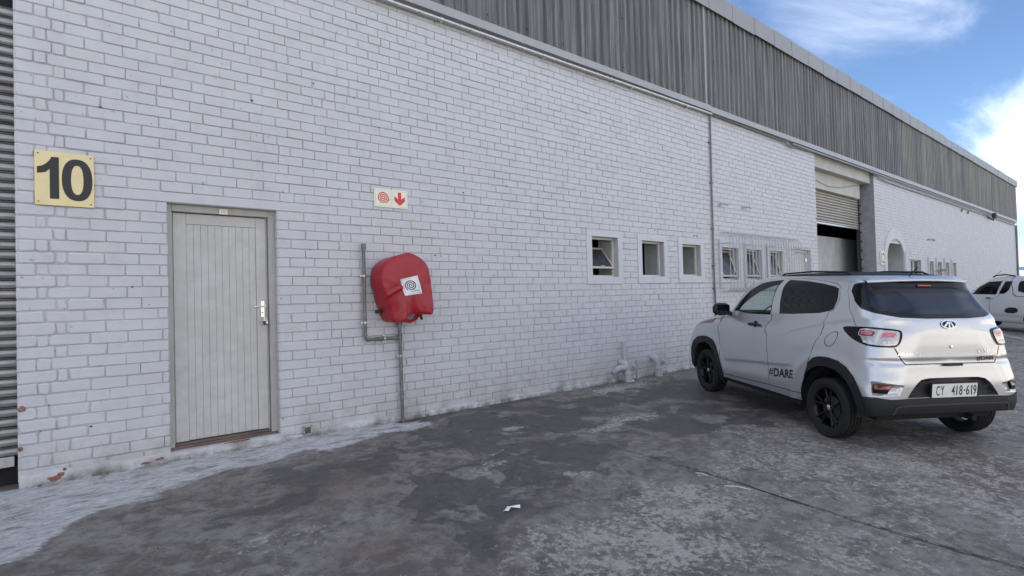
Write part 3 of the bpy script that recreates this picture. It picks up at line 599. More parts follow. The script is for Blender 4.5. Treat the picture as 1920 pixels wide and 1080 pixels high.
# --- flashing strip, pipe below it
for a, b in ((-8, 9.75), (9.753, 18.3), (18.303, 30), (30.003, X1+.03)):
    m = MB(); dz = 0 if a < 9 else -.015
    m.box(a, b, -.098, -.090, 4.765+dz, 4.872+dz); m.box(a, b, -.090, -.02, 4.862+dz, 4.870+dz); m.box(a, b, -.09, .02, 4.765+dz, 4.771+dz); m.obj('flashing', M['flash'], WH)
m = MB(); m.box(-8, X1, -.018, .012, 4.80, 4.86); m.obj('wall_top', M['doorframe'], WH)
GP = empty('gutter_pipe', (3, -.07, 4.72)); tag(GP, 'shiny galvanised pipe running along the wall under the grey flashing', 'pipe')
def world_child(o, parent):
    o.parent = parent; o.matrix_parent_inverse = Matrix.Translation(-parent.location) if tuple(parent.rotation_euler) == (0, 0, 0) else parent.matrix_basis.inverted(); return o
m = MB(); m.tube([(-8, -.062, 4.712), (2.5, -.062, 4.710), (6, -.062, 4.716), (9.83, -.062, 4.735)], .024, 12); world_child(m.obj('pipe', M['galvlight'], None, smooth=True), GP)
for xk in (1.2, 3.75, 5.45, 7.4, 9.0):
    m = MB(); m.tube([(xk-.02, -.062, 4.713), (xk+.02, -.062, 4.713)], .029, 12); m.tube([(xk, -.062, 4.69), (xk, -.05, 4.665)], .008, 6); world_child(m.obj('pipe_clip', M['galvlight'], None, smooth=True), GP)
CP = empty('conduit', (12, -.04, 4.7)); tag(CP, 'thin grey conduit under the flashing from the drop pipe to the far corner', 'pipe')
pts = [(9.86, -.05, 4.735), (11.9, -.05, 4.72), (12.9, -.05, 4.70), (13.3, -.06, 4.62), (13.6, -.05, 4.68), (14.7, -.05, 4.70), (18.6, -.05, 4.70), (19.2, -.06, 4.60), (20, -.05, 4.57), (28, -.05, 4.58), (41.2, -.05, 4.56)]
m = MB(); m.tube(pts, .016, 8); world_child(m.obj('pipe', M['galv'], None, smooth=True), CP)
m = MB(); m.tube([(13.3, -.07, 4.71), (20, -.08, 4.70), (30, -.08, 4.69), (41.2, -.08, 4.68)], .022, 8); world_child(m.obj('cable_duct', M['coping'], None, smooth=True), CP)
DP = empty('drop_pipe', (9.82, -.03, 1)); tag(DP, 'thin vertical conduit down the wall between the third small window and the window grilles', 'pipe')
m = MB(); m.tube([(9.835, -.03, 4.73), (9.81, -.03, 3.4), (9.80, -.03, 1.8), (9.815, -.03, .9), (9.82, -.03, .0)], .017, 8); world_child(m.obj('pipe', M['galv'], None, smooth=True), DP)
for z in (4.2, 3.42, 2.55, 1.85, 1.42):
    m = MB(); m.tube([(9.807, -.03, z-.015), (9.807, -.03, z+.015)], .028, 8); m.box(9.77, 9.845, -.012, 0, z-.01, z+.01); world_child(m.obj('pipe_clip', M['galv'], None), DP)
RP = MB(); RP.tube([(41.22, -.06, 4.6), (41.22, -.06, 0)], .05, 10); tag(RP.obj('rain_pipe', M['galv'], None, smooth=True), 'dark vertical rain pipe at the far corner of the warehouse', 'pipe')

# --- roller shutters
def slat_mesh(name, x0, x1, pitch, depth, mat_):
    m = MB(); pr = [(.5*depth, .0), (-.3*depth, .03), (-.8*depth, .18), (-depth, .36), (-.95*depth, .56), (-.6*depth, .70), (0, .78), (.5*depth, .80), (.5*depth, .86), (0, .87), (.0, .90), (.5*depth, .91), (.5*depth, 1.)]
    n = len(pr); m.add([(x, y, z*pitch) for x in (x0, x1) for y, z in pr], [(i, i+1, n+i+1, n+i) for i in range(n-1)]+[(2*n-1, n, 0, n-1)]); me_ = m.mesh(name, smooth=True); me_.materials.append(mat_); return me_
SH1 = empty('roller_shutter', (-1.9, .125, 0)); SH1.parent = WH
p = .0755; sm_ = slat_mesh('slat', -1.75, 1.79, p, .020, M['slat'])
for k in range(46):
    o = bpy.data.objects.new('slat', sm_); col.objects.link(o); o.parent = SH1; o.location = (0, 0, .235+k*p)
m = MB(); m.box(-1.75, 1.765, -.022, .01, .155, .232, .004); m.box(-1.75, 1.67, -.030, -.012, .138, .150); m.obj('bottom_rail', M['galvlight'], SH1)
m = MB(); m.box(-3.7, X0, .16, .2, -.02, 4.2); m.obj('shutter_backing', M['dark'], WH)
m = MB(); m.box(-3.7, X0, .02, .155, -.04, .012); m.obj('threshold', M['sill'], WH)

# --- the near door
DR = empty('door', (.88, .105, .08)); DR.parent = WH
lx = lambda a: a-.88; ly = .0
m = MB(); m.box(.0, .046, -.035, .04, .0, 2.178, .004); m.box(.868, .931, -.035, .04, .0, 2.178, .004); m.box(.046, .868, -.035, .04, 2.115, 2.178, .004); m.box(.05, .058, .004, .04, .0, 2.115); m.box(.852, .862, .0, .04, .0, 2.115); m.obj('door_frame', M['doorframe'], DR)
m = MB(); m.box(.062, .165, .010, .045, .052, 2.108, .002); m.box(.762, .855, .010, .045, .052, 2.108, .002); m.box(.166, .761, .011, .045, 2.012, 2.108, .002); m.obj('door_leaf', M['greybeige'], DR)
bw = (.761-.166)/10
bmsh = MB().box(0.0008, bw-.0006, .019, .040, .054, 2.011, .0020).mesh('board'); bmsh.materials.append(M['greybeige'])
for k in range(10):
    o = bpy.data.objects.new('board', bmsh); col.objects.link(o); o.parent = DR; o.location = (.166+k*bw, rng.uniform(0, .0012), 0)
m = MB(); m.box(.0, .93, -.040, .045, -.01, .024, .006); m.box(.03, .89, -.020, .045, .024, .046, .004); m.obj('sill', M['sill'], DR)
H = MB(); H.box(.795, .832, .001, .009, 1.135, 1.298, .003); H.tube([(.818, .004, 1.245), (.818, -.045, 1.245)], .009, 10); H.tube([(.818, -.045, 1.245), (.79, -.052, 1.246), (.715, -.050, 1.244)], .0085, 10); H.obj('handle', M['chrome'], DR, smooth=True)
H = MB(); H.tube([(.812, -.001, 1.185), (.812, .0, 1.185)], .006, 8); H.obj('keyhole', M['dark'], DR)
K = empty('padlock', (1.705, .080, 1.215)); tag(K, 'small black padlock and keys hanging under the door handle', 'padlock')
H = MB(); H.box(-.022, .020, -.03, -.006, -.072, -.024, .006); H.obj('lock_body', M['blacklamp'], K)
H = MB(); H.tube([(-.012, -.014, -.03), (-.012, -.014, -.008), (0, -.012, .006), (.012, -.014, -.008), (.012, -.014, -.03)], .004, 6); H.obj('shackle', M['chrome'], K, smooth=True)
H = MB(); H.box(-.002, .018, -.034, -.0305, -.060, -.036); H.box(-.026, .012, -.036, -.031, -.031, -.022); H.obj('tag', M['white'], K)
K = empty('door_number_tag', (1.345, .061, 2.218)); tag(K, 'tiny cream number 10 tag fixed on the head of the door frame', 'sign')
H = MB(); H.box(-.036, .036, -.006, .006, -.025, .025, .003); H.obj('plate', M['signwhite'], K)
Vt, Ft = fit_text('10', .036, .026, offset=.03); H = MB(); H.add([(x-.018, -.0075, z-.013) for x, z in Vt], Ft); H.obj('digits', M['doorframe'], K)

# --- small windows
def window(hole, surr, ysash=None, name='window', lbl=None, mullions=(), bars=None):
    x0, x1, z0, z1, d = hole; W_ = empty(name, ((x0+x1)/2, 0, z0)); W_.parent = WH
    ox, oz = (x0+x1)/2, z0; q = lambda m_, n_, mt_, sm=False: m_.obj(n_, mt_, W_, smooth=sm)
    if surr:
        sx0, sx1, sz0, sz1 = [v-o for v, o in zip(surr, (ox, ox, oz, oz))]; a0, a1, c1 = x0-ox, x1-ox, z1-oz; m = MB()
        m.box(sx0, a0, -.017, .012, sz0, sz1, .0015); m.box(a1, sx1, -.017, .012, sz0, sz1, .0015); m.box(a0-.001, a1+.001, -.0165, .012, c1, sz1-.0005, .0015); m.box(a0-.001, a1+.001, -.0165, .012, sz0+.0005, 0, .0015); q(m, 'surround', M['plaster'])
    hw = (x1-x0)/2; h = z1-z0; m = MB(); f = .032
    m.box(-hw, -hw+f, .08, .12, 0, h, .002); m.box(hw-f, hw, .08, .12, 0, h, .002); m.box(-hw+f, hw-f, .08, .12, 0, f, .002); m.box(-hw+f, hw-f, .08, .12, h-f, h, .002)
    for mx in mullions: m.box(mx-ox-.02, mx-ox+.02, .08, .12, f, h-f, .002)
    q(m, 'frame', M['winframe']); return W_, hw, h
W1, hw, h = window(holes['w1'], (6.275, 7.105, 1.518, 2.345))
def tilt_sash(W_, hw, z_top, y_top, z_bot, y_bot, name='sash'):
    m = MB(); w2 = hw-.036; d = Vector((0, y_bot-y_top, z_bot-z_top)); n_ = Vector((0, -d.z, d.y)).normalized()
    S = empty('sash'); S.parent = W_; S.location = (0, y_top, z_top); L_ = d.length; dn = d.normalized()
    B = Matrix(((1, 0, 0), (0, n_.y, -dn.y), (0, n_.z, -dn.z))).to_4x4(); me_ = m
    m.box(-w2, -w2+.026, -.012, .012, -L_, 0, .002); m.box(w2-.026, w2, -.012, .012, -L_, 0, .002); m.box(-w2+.026, w2-.026, -.012, .012, -L_, -L_+.028, .002); m.box(-w2+.026, w2-.026, -.012, .012, -.028, 0, .002)
    o = m.obj('sash_frame', M['winframe'], W_); o.matrix_basis = Matrix.Translation((0, y_top, z_top)) @ B
    g_ = MB().box(-w2+.024, w2-.024, -.002, .002, -L_+.026, -.026).obj('pane', M['pane2'], W_); g_.matrix_basis = o.matrix_basis.copy()
    k_ = MB().box(-.04, .045, -.022, -.012, -L_+.03, -L_+.046, .003).obj('stay', M['chrome'], W_); k_.matrix_basis = o.matrix_basis.copy(); bpy.data.objects.remove(S)
M['pane2'] = mat('dusty_pane', (.045,.05,.055), .16, var=.3, vs=6, tint=(.12,.12,.12), tscale=5, tamt=.6)
tilt_sash(W1, hw, 2.10-1.624, .30, 1.762-1.624, .045)
for nm in ('w2', 'w3'):
    hh = holes[nm]; s = {'w2': (7.508, 8.332, 1.526, 2.337), 'w3': (8.665, 9.485, 1.534, 2.336)}[nm]
    Wn, hw, h = window(hh, s); w2 = hw-.036
    # inward swung sash hinged on the left jamb
    m = MB(); m.box(-w2+.0, -w2+.022, .125, .36, .05, .075); m.box(-w2, -w2+.022, .125, .36, h-.09, h-.065); m.box(-w2, -w2+.022, .335, .36, .05, h-.065); m.obj('sash_frame', M['winframe'], Wn)
    MB().box(-w2+.009, -w2+.013, .13, .34, .07, h-.088).obj('pane', M['pane2'], Wn)
for nm in ('w1', 'w2', 'w3', 'g1', 'g2', 'g3'):
    hh = holes[nm]; m = MB(); m.box(hh[1]-.008, hh[1]+.03, .372, .392, hh[2], hh[3]+.02); m.box(hh[0]-.03, hh[0]+.008, .372, .392, hh[2], hh[3]+.02); m.box(hh[0], hh[1], .393, .41, hh[2]-.02, hh[2]+.012); m.obj('window_lining', M['winframe'], WH)
# windows behind the grilles
for nm, s in (('g1', (10.02, 10.945, 1.417, 2.36)), ('g2', (10.97, 11.93, 1.417, 2.355)), ('g3', (11.955, 12.87, 1.42, 2.34))):
    hh = holes[nm]; Wn, hw, h = window(hh, s); tilt_sash(Wn, hw, h-.05, .18, .06, -.0)
    m = MB(); m.box(s[0]-(hh[0]+hh[1])/2, s[0]+.03-(hh[0]+hh[1])/2, -.05, -.017, s[2]-hh[2], s[3]-hh[2]); m.obj('reveal_fin', M['plaster'], Wn)
# far windows with fins
W5, _, _ = window(holes['w5'], None, mullions=(22.70,))
MB().box(-.63, .63, .11, .13, .03, .5).obj('pane', M['pane2'], W5)
for k in range(4):
    hh = holes['v%d' % k]; Wn, hw, h = window(hh, None); MB().box(-hw+.03, hw-.03, .105, .115, .03, h-.03).obj('pane', M['pane2'], Wn)
m = MB(); m.box(25.36, 26.1, -.12, -.09, 1.93, 1.98); m.box(24.8, 26.0, -.10, -.07, 1.90, 1.925); m.obj('open_sash', M['blacklamp'], WH)
for x in (21.42, 24.05, 25.1, 26.2, 27.25):
    m = MB(); m.box(x+.02, x+.07, -.055, .004, 1.60, 2.40 if x > 22 else 2.5); m.obj('window_fin', M['plaster'], WH)
# door behind the grilles
D2 = empty('door', (13.83, .12, .0)); D2.parent = WH
m = MB(); m.box(-.44, -.40, -.03, .06, -.02, 2.293); m.box(.40, .44, -.03, .06, -.02, 2.293); m.box(-.40, .40, -.03, .06, 2.24, 2.293); m.obj('door_frame', M['winframe'], D2)
m = MB(); m.box(-.40, .40, 0, .04, 0, 2.235, .003); m.obj('door_leaf', M['greybeige'], D2); MB().tube([(.34, -.03, 2.02), (.34, -.03, 2.10)], .02, 6).obj('hinge', M['chrome'], D2)

# --- gate opening with a half raised shutter
G = empty('roller_shutter', (16.78, .44, 0)); G.parent = WH
p2 = .0765; s2 = slat_mesh('slat', -2.07, 2.07, p2, .022, M['slat2'])
for k in range(14):
    o = bpy.data.objects.new('slat', s2); col.objects.link(o); o.parent = G; o.location = (0, 0, 3.15+k*p2)
MB().box(-2.07, 2.07, -.02, .02, 3.105, 3.148, .004).obj('bottom_rail', M['galvlight'], G)
m = MB(); m.box(14.68, 18.87, .10, .42, 4.44, 4.80, .004); m.obj('gate_beam', M['concretebeam'], WH)
m = MB(); m.box(14.70, 18.62, .30, .42, 3.99, 4.44, .004); m.obj('gate_panel', M['concretebeam'], WH)
m = MB(); m.tube([(14.8, .09, 4.42), (18.8, .09, 4.42)], .012, 6); m.tube([(14.75, .28, 4.38), (15.4, .27, 4.18), (16.2, .27, 4.1), (17.0, .27, 4.15), (18.5, .27, 4.38)], .006, 5); m.obj('cable', M['galv'], WH)
m = MB(); m.box(18.80, 18.862, .40, .47, -.02, 4.0); m.box(14.69, 14.72, .40, .47, -.02, 4.0)
for k in range(14): m.box(18.83, 18.869, .36, .40, .3+.27*k, .34+.27*k)
m.obj('shutter_guide', M['blacklamp'], WH)
m = MB(); m.box(14.70, 20.6, .95, 1.05, 0, 2.90); m.box(17.0, 17.05, .93, .95, 0, 2.90); m.obj('inner_partition', M['inside'], WH)
m = MB(); m.box(14.7, 22.6, 1.5, 4.6, 3.6, 3.7); m.obj('mezzanine', M['archdoor'], WH)
m = MB(); m.box(14.66, 22.6, .60, .66, 3.9, 4.8); m.obj('lintel_core', M['archdoor'], WH)

# ------------------------------------------------------------------ signs and fittings on the wall
def wall_poly(m, poly, x, z, y): m.add([(x+a, y, z+b) for a, b in poly], [tuple(t) for t in geometry.tessellate_polygon([[Vector((a, b, 0)) for a, b in poly]])])
PL = empty('number_plate', (.185, -.01, 2.375)); tag(PL, 'square cream plate with big black 10 screwed to the left end of the brick wall', 'sign')
m = MB(); m.box(-.185, .185, -.008, .006, -.213, .210, .002); m.obj('plate', M['cream'], PL)
one = [(-.170,.031),(-.12,.042),(-.094,.070),(-.094,-.162),(-.037,-.160),(-.037,.169),(-.082,.167),(-.094,.140),(-.115,.112),(-.14,.092),(-.170,.082)]
m = MB(); wall_poly(m, one, 0, 0, -.0095); m.obj('digit_one', M['black'], PL, fix=False)
m = MB(); n = 40; cx, cz = .077, .0
def sup(a, rx, rz, p=2.35): c_, s_ = math.cos(a), math.sin(a); return (math.copysign(abs(c_)**(2/p), c_)*rx, math.copysign(abs(s_)**(2/p), s_)*rz)
o_ = [sup(2*math.pi*k/n, .097, .167) for k in range(n)]; i_ = [sup(2*math.pi*k/n, .0395, .117) for k in range(n)]
m.add([(cx+a, -.0095, cz+b) for a, b in o_]+[(cx+a, -.0095, cz+b) for a, b in i_], [(k, (k+1) % n, n+(k+1) % n, n+k) for k in range(n)]); m.obj('digit_zero', M['black'], PL, fix=False)
for sx in (-1, 1):
    for sz in (-1, 1): MB().tube([(sx*.163, -.008, sz*.188), (sx*.163, -.011, sz*.188)], .0055, 8).obj('screw', M['sill'], PL)
def spiral(m, cx, cz, r0, r1, turns, wd, y, a0=0., n=110):
    vs = []
    for k in range(n+1):
        t_ = k/n; a = a0-turns*2*math.pi*t_; r_ = r0+(r1-r0)*t_; c_, s_ = math.cos(a), math.sin(a)
        vs += [(cx+(r_-wd/2)*c_, y, cz+(r_-wd/2)*s_), (cx+(r_+wd/2)*c_, y, cz+(r_+wd/2)*s_)]
    m.add(vs, [(2*k, 2*k+1, 2*k+3, 2*k+2) for k in range(n)])
def sign(name, x0, x1, label, art):
    S = empty(name, ((x0+x1)/2, -.008, 2.491)); tag(S, label, 'sign', 'fire hose signs above the hose reel'); h = (x1-x0)/2
    m = MB(); m.box(-h, h, -.004, .006, -.102, .102, .001); m.obj('plate', M['signwhite'], S)
    m = MB(); b = .014; t_ = .002
    for (a0_, a1_, b0_, b1_) in ((-h+b, h-b, .102-b-t_, .102-b), (-h+b, h-b, -.102+b, -.102+b+t_), (-h+b, -h+b+t_, -.102+b, .102-b), (h-b-t_, h-b, -.102+b, .102-b)): m.add([(a0_, -.0052, b0_), (a1_, -.0052, b0_), (a1_, -.0052, b1_), (a0_, -.0052, b1_)], [(0,1,2,3)])
    m.obj('border', M['signline'], S, fix=False); m = MB(); art(m); m.obj('symbol', M['signred'], S, fix=False)
def art1(m): spiral(m, .0, 0, .004, .068, 3.2, .0115, -.0055, a0=.3); m.add([(.068, -.0055, -.004), (.076, -.0055, -.006), (.076, -.0055, -.03), (.070, -.0055, -.03)], [(0,1,2,3)])
def art2(m): wall_poly(m, [(-.021,.078),(.021,.078),(.021,-.0),(.066,.034),(.066,-.020),(0,-.074),(-.066,-.020),(-.066,.034),(-.021,-.0)], 0, 0, -.0055)
sign('hose_sign', 2.848, 3.054, 'cream square sign with red spiral hose symbol beside the arrow sign', art1)
sign('arrow_sign', 3.056, 3.262, 'cream square sign with red arrow pointing down to the hose reel', art2)

FP = empty('fire_water_pipe', (2.9, -.05, .9)); tag(FP, 'dull steel water pipe with capped side branch beside the red cover', 'pipe')
def wc(m, name, mt_, par, smooth=True): return world_child(m.obj(name, mt_, None, smooth=smooth), par)
wc(MB().tube([(3.112, -.055, -.03), (3.105, -.055, .5), (3.098, -.055, 1.16)], .0195, 12), 'riser', M['galv'], FP)
wc(MB().tube([(2.688, -.055, 1.93), (2.686, -.055, .985), (2.690, -.055, .955), (2.715, -.055, .937)], .0175, 12), 'branch', M['galv'], FP)
wc(MB().tube([(2.71, -.055, .936), (3.10, -.055, .934)], .0175, 12), 'crossbar', M['galv'], FP)
for (a, b, r_) in (((2.688, -.055, 1.905), (2.688, -.055, 1.965), .026), ((2.70, -.055, .937), (2.745, -.055, .937), .023), ((2.688, -.055, .97), (2.688, -.055, .99), .022), ((3.06, -.055, .934), (3.10, -.055, .934), .024), ((3.10, -.055, .90), (3.10, -.055, .97), .026), ((2.82, -.055, .936), (2.90, -.055, .936), .022), ((3.098, -.055, 1.06), (3.098, -.055, 1.14), .028), ((3.111, -.055, .0), (3.111, -.055, .03), .028), ((3.108, -.055, .28), (3.108, -.055, .31), .027), ((3.104, -.055, .60), (3.104, -.055, .63), .026)):
    wc(MB().tube([a, b], r_, 10), 'coupling', M['galv'], FP)
for (x, z) in ((2.687, 1.62), (2.687, 1.12), (3.106, .73), (3.11, .285), (2.905, .936)):
    m = MB(); m.tube([(x, -.055, z-.008), (x, -.055, z+.008)] if x != 2.905 else [(x-.008, -.055, z), (x+.008, -.055, z)], .027, 10); m.box(x-.045 if x != 2.905 else x-.01, x+.045 if x != 2.905 else x+.01, -.05, -.035, z-.009 if x != 2.905 else z-.04, z+.009 if x != 2.905 else z+.04); m.box(x-.008, x+.008, -.04, .0, z-.008, z+.008); wc(m, 'pipe_clip', M['galvlight'], FP, False)

HR = empty('hose_reel', (3.12, 0, 1.5)); tag(HR, 'wall mounted fire hose reel hidden under a red vinyl cover', 'hose reel')
def cover_mesh():
    front = [(2.777,1.645),(2.802,1.728),(2.873,1.793),(2.968,1.837),(3.113,1.863),(3.261,1.808),(3.353,1.694),(3.381,1.55),(3.396,1.373),(3.403,1.19),(3.244,1.196),(3.095,1.186),(2.997,1.115),(2.926,1.134),(2.871,1.257),(2.806,1.426),(2.775,1.551)]
    def dens(P, n):
        P = [Vector(p) for p in P]; L_ = [(P[(i+1) % len(P)]-P[i]).length for i in range(len(P))]; T_ = sum(L_); out = []
        for k in range(n):
            d = T_*k/n; i = 0
            while d > L_[i]: d -= L_[i]; i += 1
            q = d/L_[i]; p0, p1, p2, p3 = P[i-1], P[i], P[(i+1) % len(P)], P[(i+2) % len(P)]
            c_ = .5*((2*p1)+(p2-p0)*q+(2*p0-5*p1+4*p2-p3)*q*q+(3*p1-p0-3*p2+p3)*q**3); out.append(c_)
        return out
    n = 150; A = dens(front, n); c_ = Vector((3.10, 1.50)); rings = []
    def fold(x, z):   # vertical drape folds growing downwards
        k = max(0., min(1., (1.52-z)/.36)); dx = (x-3.12)
        tri = lambda v: abs((v/math.pi) % 2-1)*2-1
        f = .042*k*tri(dx*21+1.2+(1.5-z)*2.5)+.012*k*tri(dx*52+z*11)+.026*(float(fbm(np.array(x*6+z*2), np.array(z*5-x*2), 120, 4))-.5)*2+.010*abs(tri(dx*9-z*13))*(.4+.6*k)
        f += -.045*math.exp(-((dx+.17)/.045)**2)*k                                             # deep crease
        f += .024*math.exp(-((z-1.46-.55*(x-2.95))/.016)**2)*(2.84 < x < 3.02)                   # diagonal tuck
        return f
    prof = [(0.0, .955, -.03), (.25, .975, -.075), (.55, .985, -.17), (.8, .995, -.255), (.93, .995, -.280), (1., .975, -.291), (1., .88, -.294), (1., .72, -.296), (1., .55, -.297), (1., .38, -.297), (1., .2, -.297)]
    for (u_, s, y) in prof:
        r_ = []
        for p in A:
            q = c_+(p-c_)*s; k = max(0., min(1., (1.35-q.y)/.3)); hang = 1-.0*k
            sh = Vector((-.02*(1-u_), -.01*(1-u_)))
            q2 = q+sh; yy = y-fold(q.x, q.y)*(1 if s < 1.0 else .55*u_); 
            if q.y > 1.3: q2 = q2+(q-c_).normalized()*.002*math.sin(math.atan2(q.y-c_.y, q.x-c_.x)*9)*(1 if s > .95 else 0)
            r_.append((q2.x, min(yy, -.012), q2.y))
        rings.append(r_)
    m = MB(); vs = [v for r_ in rings for v in r_]; R_ = len(rings); vs.append((c_.x, -.297-fold(c_.x, c_.y), c_.y))
    fs = []
    for i in range(R_-1):
        for k in range(n): fs.append((i*n+k, (i+1)*n+k, (i+1)*n+(k+1) % n, i*n+(k+1) % n))
    for k in range(n): fs.append(((R_-1)*n+k, R_*n, (R_-1)*n+(k+1) % n))
    # open underside: drop the strip of side faces along the bottom hem
    m.add(vs, fs); return m, fold
cm_, fold = cover_mesh(); o = wc(cm_, 'cover', M['redcloth'], HR, 'all')
md = o.modifiers.new('thick', 'SOLIDIFY'); md.thickness = .003
wc(MB().lathe([(.06, -.05), (.06, -.22), (.27, -.22), (.27, -.235), (.05, -.235)], (3.10, 0, 1.52), (0, 1, 0), 32), 'reel_drum', M['signred'], HR)
m = MB()
for k in range(3): m.lathe([(.255+.012*math.cos(a), -.19+.05*k+.02*math.sin(a)) for a in [2*math.pi*j/8 for j in range(9)]], (3.10, 0, 1.50), (0, 1, 0), 40)
m.tube([(3.03, -.16, 1.20), (3.08, -.165, 1.125), (3.16, -.17, 1.102), (3.24, -.17, 1.13), (3.30, -.17, 1.19), (3.33, -.17, 1.25)], .014, 10); m.tube([(3.05, -.12, 1.22), (3.12, -.14, 1.135), (3.2, -.15, 1.12), (3.28, -.16, 1.20)], .013, 10)
wc(m, 'hose', M['redhose'], HR)
wc(MB().tube([(3.285, -.17, 1.20), (3.305, -.17, 1.165), (3.32, -.17, 1.125)], .016, 10, rs=[.012, .018, .015]), 'nozzle', M['blacklamp'], HR)
wc(MB().tube([(3.10, -.055, 1.15), (3.10, -.10, 1.20), (3.10, -.15, 1.50)], .02, 10), 'inlet', M['galv'], HR)
m = MB(); m.tube([(2.83, -.03, 1.23), (2.86, -.10, 1.235)], .02, 8); wc(m, 'bracket', M['blacklamp'], HR)
# sticker follows the cloth
def stick_pt(u_, v_):
    c0, c1, c2, c3 = [Vector(p) for p in ((2.979,1.572),(3.193,1.616),(3.256,1.419),(3.034,1.396))]; a = c0.lerp(c1, u_); b = c3.lerp(c2, u_); p = a.lerp(b, v_); return p
m = MB(); n = 12; vs = []; M['whiteb'] = M['white']
def on_cloth(x, z, off): return (x, -.2985-fold(x, z)-off, z)
vs = [on_cloth(*stick_pt(i/n, j/n), .004) for j in range(n+1) for i in range(n+1)]
m.add(vs, [(j*(n+1)+i, j*(n+1)+i+1, (j+1)*(n+1)+i+1, (j+1)*(n+1)+i) for j in range(n) for i in range(n)]); st = wc(m, 'sticker', M['white'], HR, 'all')
m = MB()
def cl_poly(P):
    for i in range(len(P)-1):
        (a, b, w0), (c2_, d2, w1) = P[i], P[i+1]; t_ = Vector((c2_-a, d2-b)).normalized(); nn = Vector((-t_.y, t_.x)); q = [Vector((a, b))+nn*w0/2, Vector((a, b))-nn*w0/2, Vector((c2_, d2))-nn*w1/2, Vector((c2_, d2))+nn*w1/2]
        m.add([on_cloth(*stick_pt(p.x, p.y), .0055) for p in q], [(0,1,2,3)])
sp_ = []
for k in range(70):
    t_ = k/69; a = -2*math.pi*2.7*t_+.5; r_ = .03+.28*t_; sp_.append((.47+r_*math.cos(a), .47-r_*math.sin(a)*-1, .042+.010*t_))
cl_poly(sp_); cl_poly([(.62, .80, .03), (.86, .80, .03)]); cl_poly([(.42, .80, .02), (.62, .80, .02)])
for P in ([(.06,.06,.008),(.94,.06,.008)], [(.06,.94,.008),(.94,.94,.008)], [(.06,.06,.008),(.06,.94,.008)], [(.94,.06,.008),(.94,.94,.008)]): cl_poly(P)
wc(m, 'sticker_print', M['black'], HR, False)

# window grilles: bent bars standing off the wall
def grille(x0, x1, n, label, z0=1.36, z1=2.50):
    G_ = empty('window_grille', ((x0+x1)/2, 0, z0)); tag(G_, label, 'grille', 'burglar grilles over the three windows'); cx = (x0+x1)/2
    m = MB(); D_ = .20; R_ = .14; H_ = z1-z0; path = [(0, .0, H_)]
    path = [(0, -.0, H_-.02), (0, -.06, H_)]+[(0, -D_+R_-R_*math.sin(a), H_-R_+R_*math.cos(a)) for a in [math.pi/2*k/7 for k in range(8)]]
    path += [(0, -D_, .12)]+[(0, -D_+.10-.10*math.cos(a), .10-.10*math.sin(a)) for a in [math.pi/2*k/4 for k in range(1, 5)]]+[(0, 0, .0)]
    m.tube(path, .0075, 6); bm_ = m.mesh('bar', smooth=True); bm_.materials.append(M['grille'])
    for k in range(n):
        o = bpy.data.objects.new('bar', bm_); col.objects.link(o); o.parent = G_; o.location = (x0-cx+(x1-x0)*k/(n-1), 0, 0)
    for z in (.16, H_-.22):
        m = MB(); a, b = x0-cx-.02, x1-cx+.02; m.tube([(a-.0, 0, z), (a, -D_+.03, z), (a+.03, -D_+.010, z), (b-.03, -D_+.010, z), (b, -D_+.03, z), (b, 0, z)], .009, 6); m.obj('crossbar', M['grille'], G_, smooth=True)
grille(10.10, 10.98, 8, 'white barred grille over the window nearest the vertical conduit')
grille(11.02, 11.98, 9, 'white barred grille over the middle one of the three barred windows')
grille(12.02, 13.25, 11, 'widest white barred grille, over the window next to the small door')

# drains at the foot of the wall
def drain(name, x, y, h, label, extra=False):
    D_ = empty(name, (x, y, gz(y))); tag(D_, label, 'drain pipe'); z = lambda q: q
    MB().lathe([(.0, -.02), (.062, -.02), (.062, .13), (.0, .13)], (0, 0, 0), (0, 0, 1), 20).obj('pipe', M['pvc'], D_, smooth=True)
    MB().lathe([(.062, .115), (.072, .118), (.074, .135), (.068, .15), (.058, .15)], (0, 0, 0), (0, 0, 1), 20).obj('collar', M['pvc'], D_, smooth=True)
    m = MB(); m.tube([(0, 0, .12), (0, 0, .20), (-.01, .02, .26), (-.03, .07, h*.90), (-.04, .13, h*.92)], .06, 16, rs=[.064, .066, .064, .056, .054]); m.obj('bend', M['pvc'], D_, smooth=True)
    d = Vector((.25, -.62, .74)).normalized(); c_ = Vector((0, 0, .20)); MB().lathe([(.060, .0), (.060, .085), (.070, .088), (.070, .112), (.052, .114), (.046, .100)], tuple(c_), tuple(d), 22).obj('access_branch', M['pvc'], D_, smooth=True)
    MB().lathe([(.0, .090), (.030, .091), (.033, .100), (.048, .100)], tuple(c_), tuple(d), 22).obj('access_cap', M['doorframe'], D_, smooth=True)
    if extra:
        MB().tube([(-.02, .04, h*.7), (-.02, .055, .62)], .032, 12).obj('vent_pipe', M['pvc'], D_, smooth=True)
        MB().tube([(-.01, .0, h*.62), (-.14, .03, h*.68), (-.20, .05, h*.62), (-.21, .10, h*.5)], .05, 12).obj('side_bend', M['pvc'], D_, smooth=True)
    return D_
drain('drain_pipe', 7.01, -.13, .33, 'grey drain bend with side elbow and vent pipe, left of the two', True)
drain('drain_pipe', 7.82, -.12, .34, 'grey painted drain bend with open collar, nearer the silver car')
m = MB(); m.tube([(7.30, -.08, .0), (7.30, -.08, .30)], .020, 10); m.tube([(7.30, -.08, .17), (7.20, -.06, .18), (7.15, .0, .18)], .016, 8); tag(m.obj('waste_pipe', M['pvc'], None, smooth=True), 'slim grey waste pipe between the two drain bends', 'pipe')
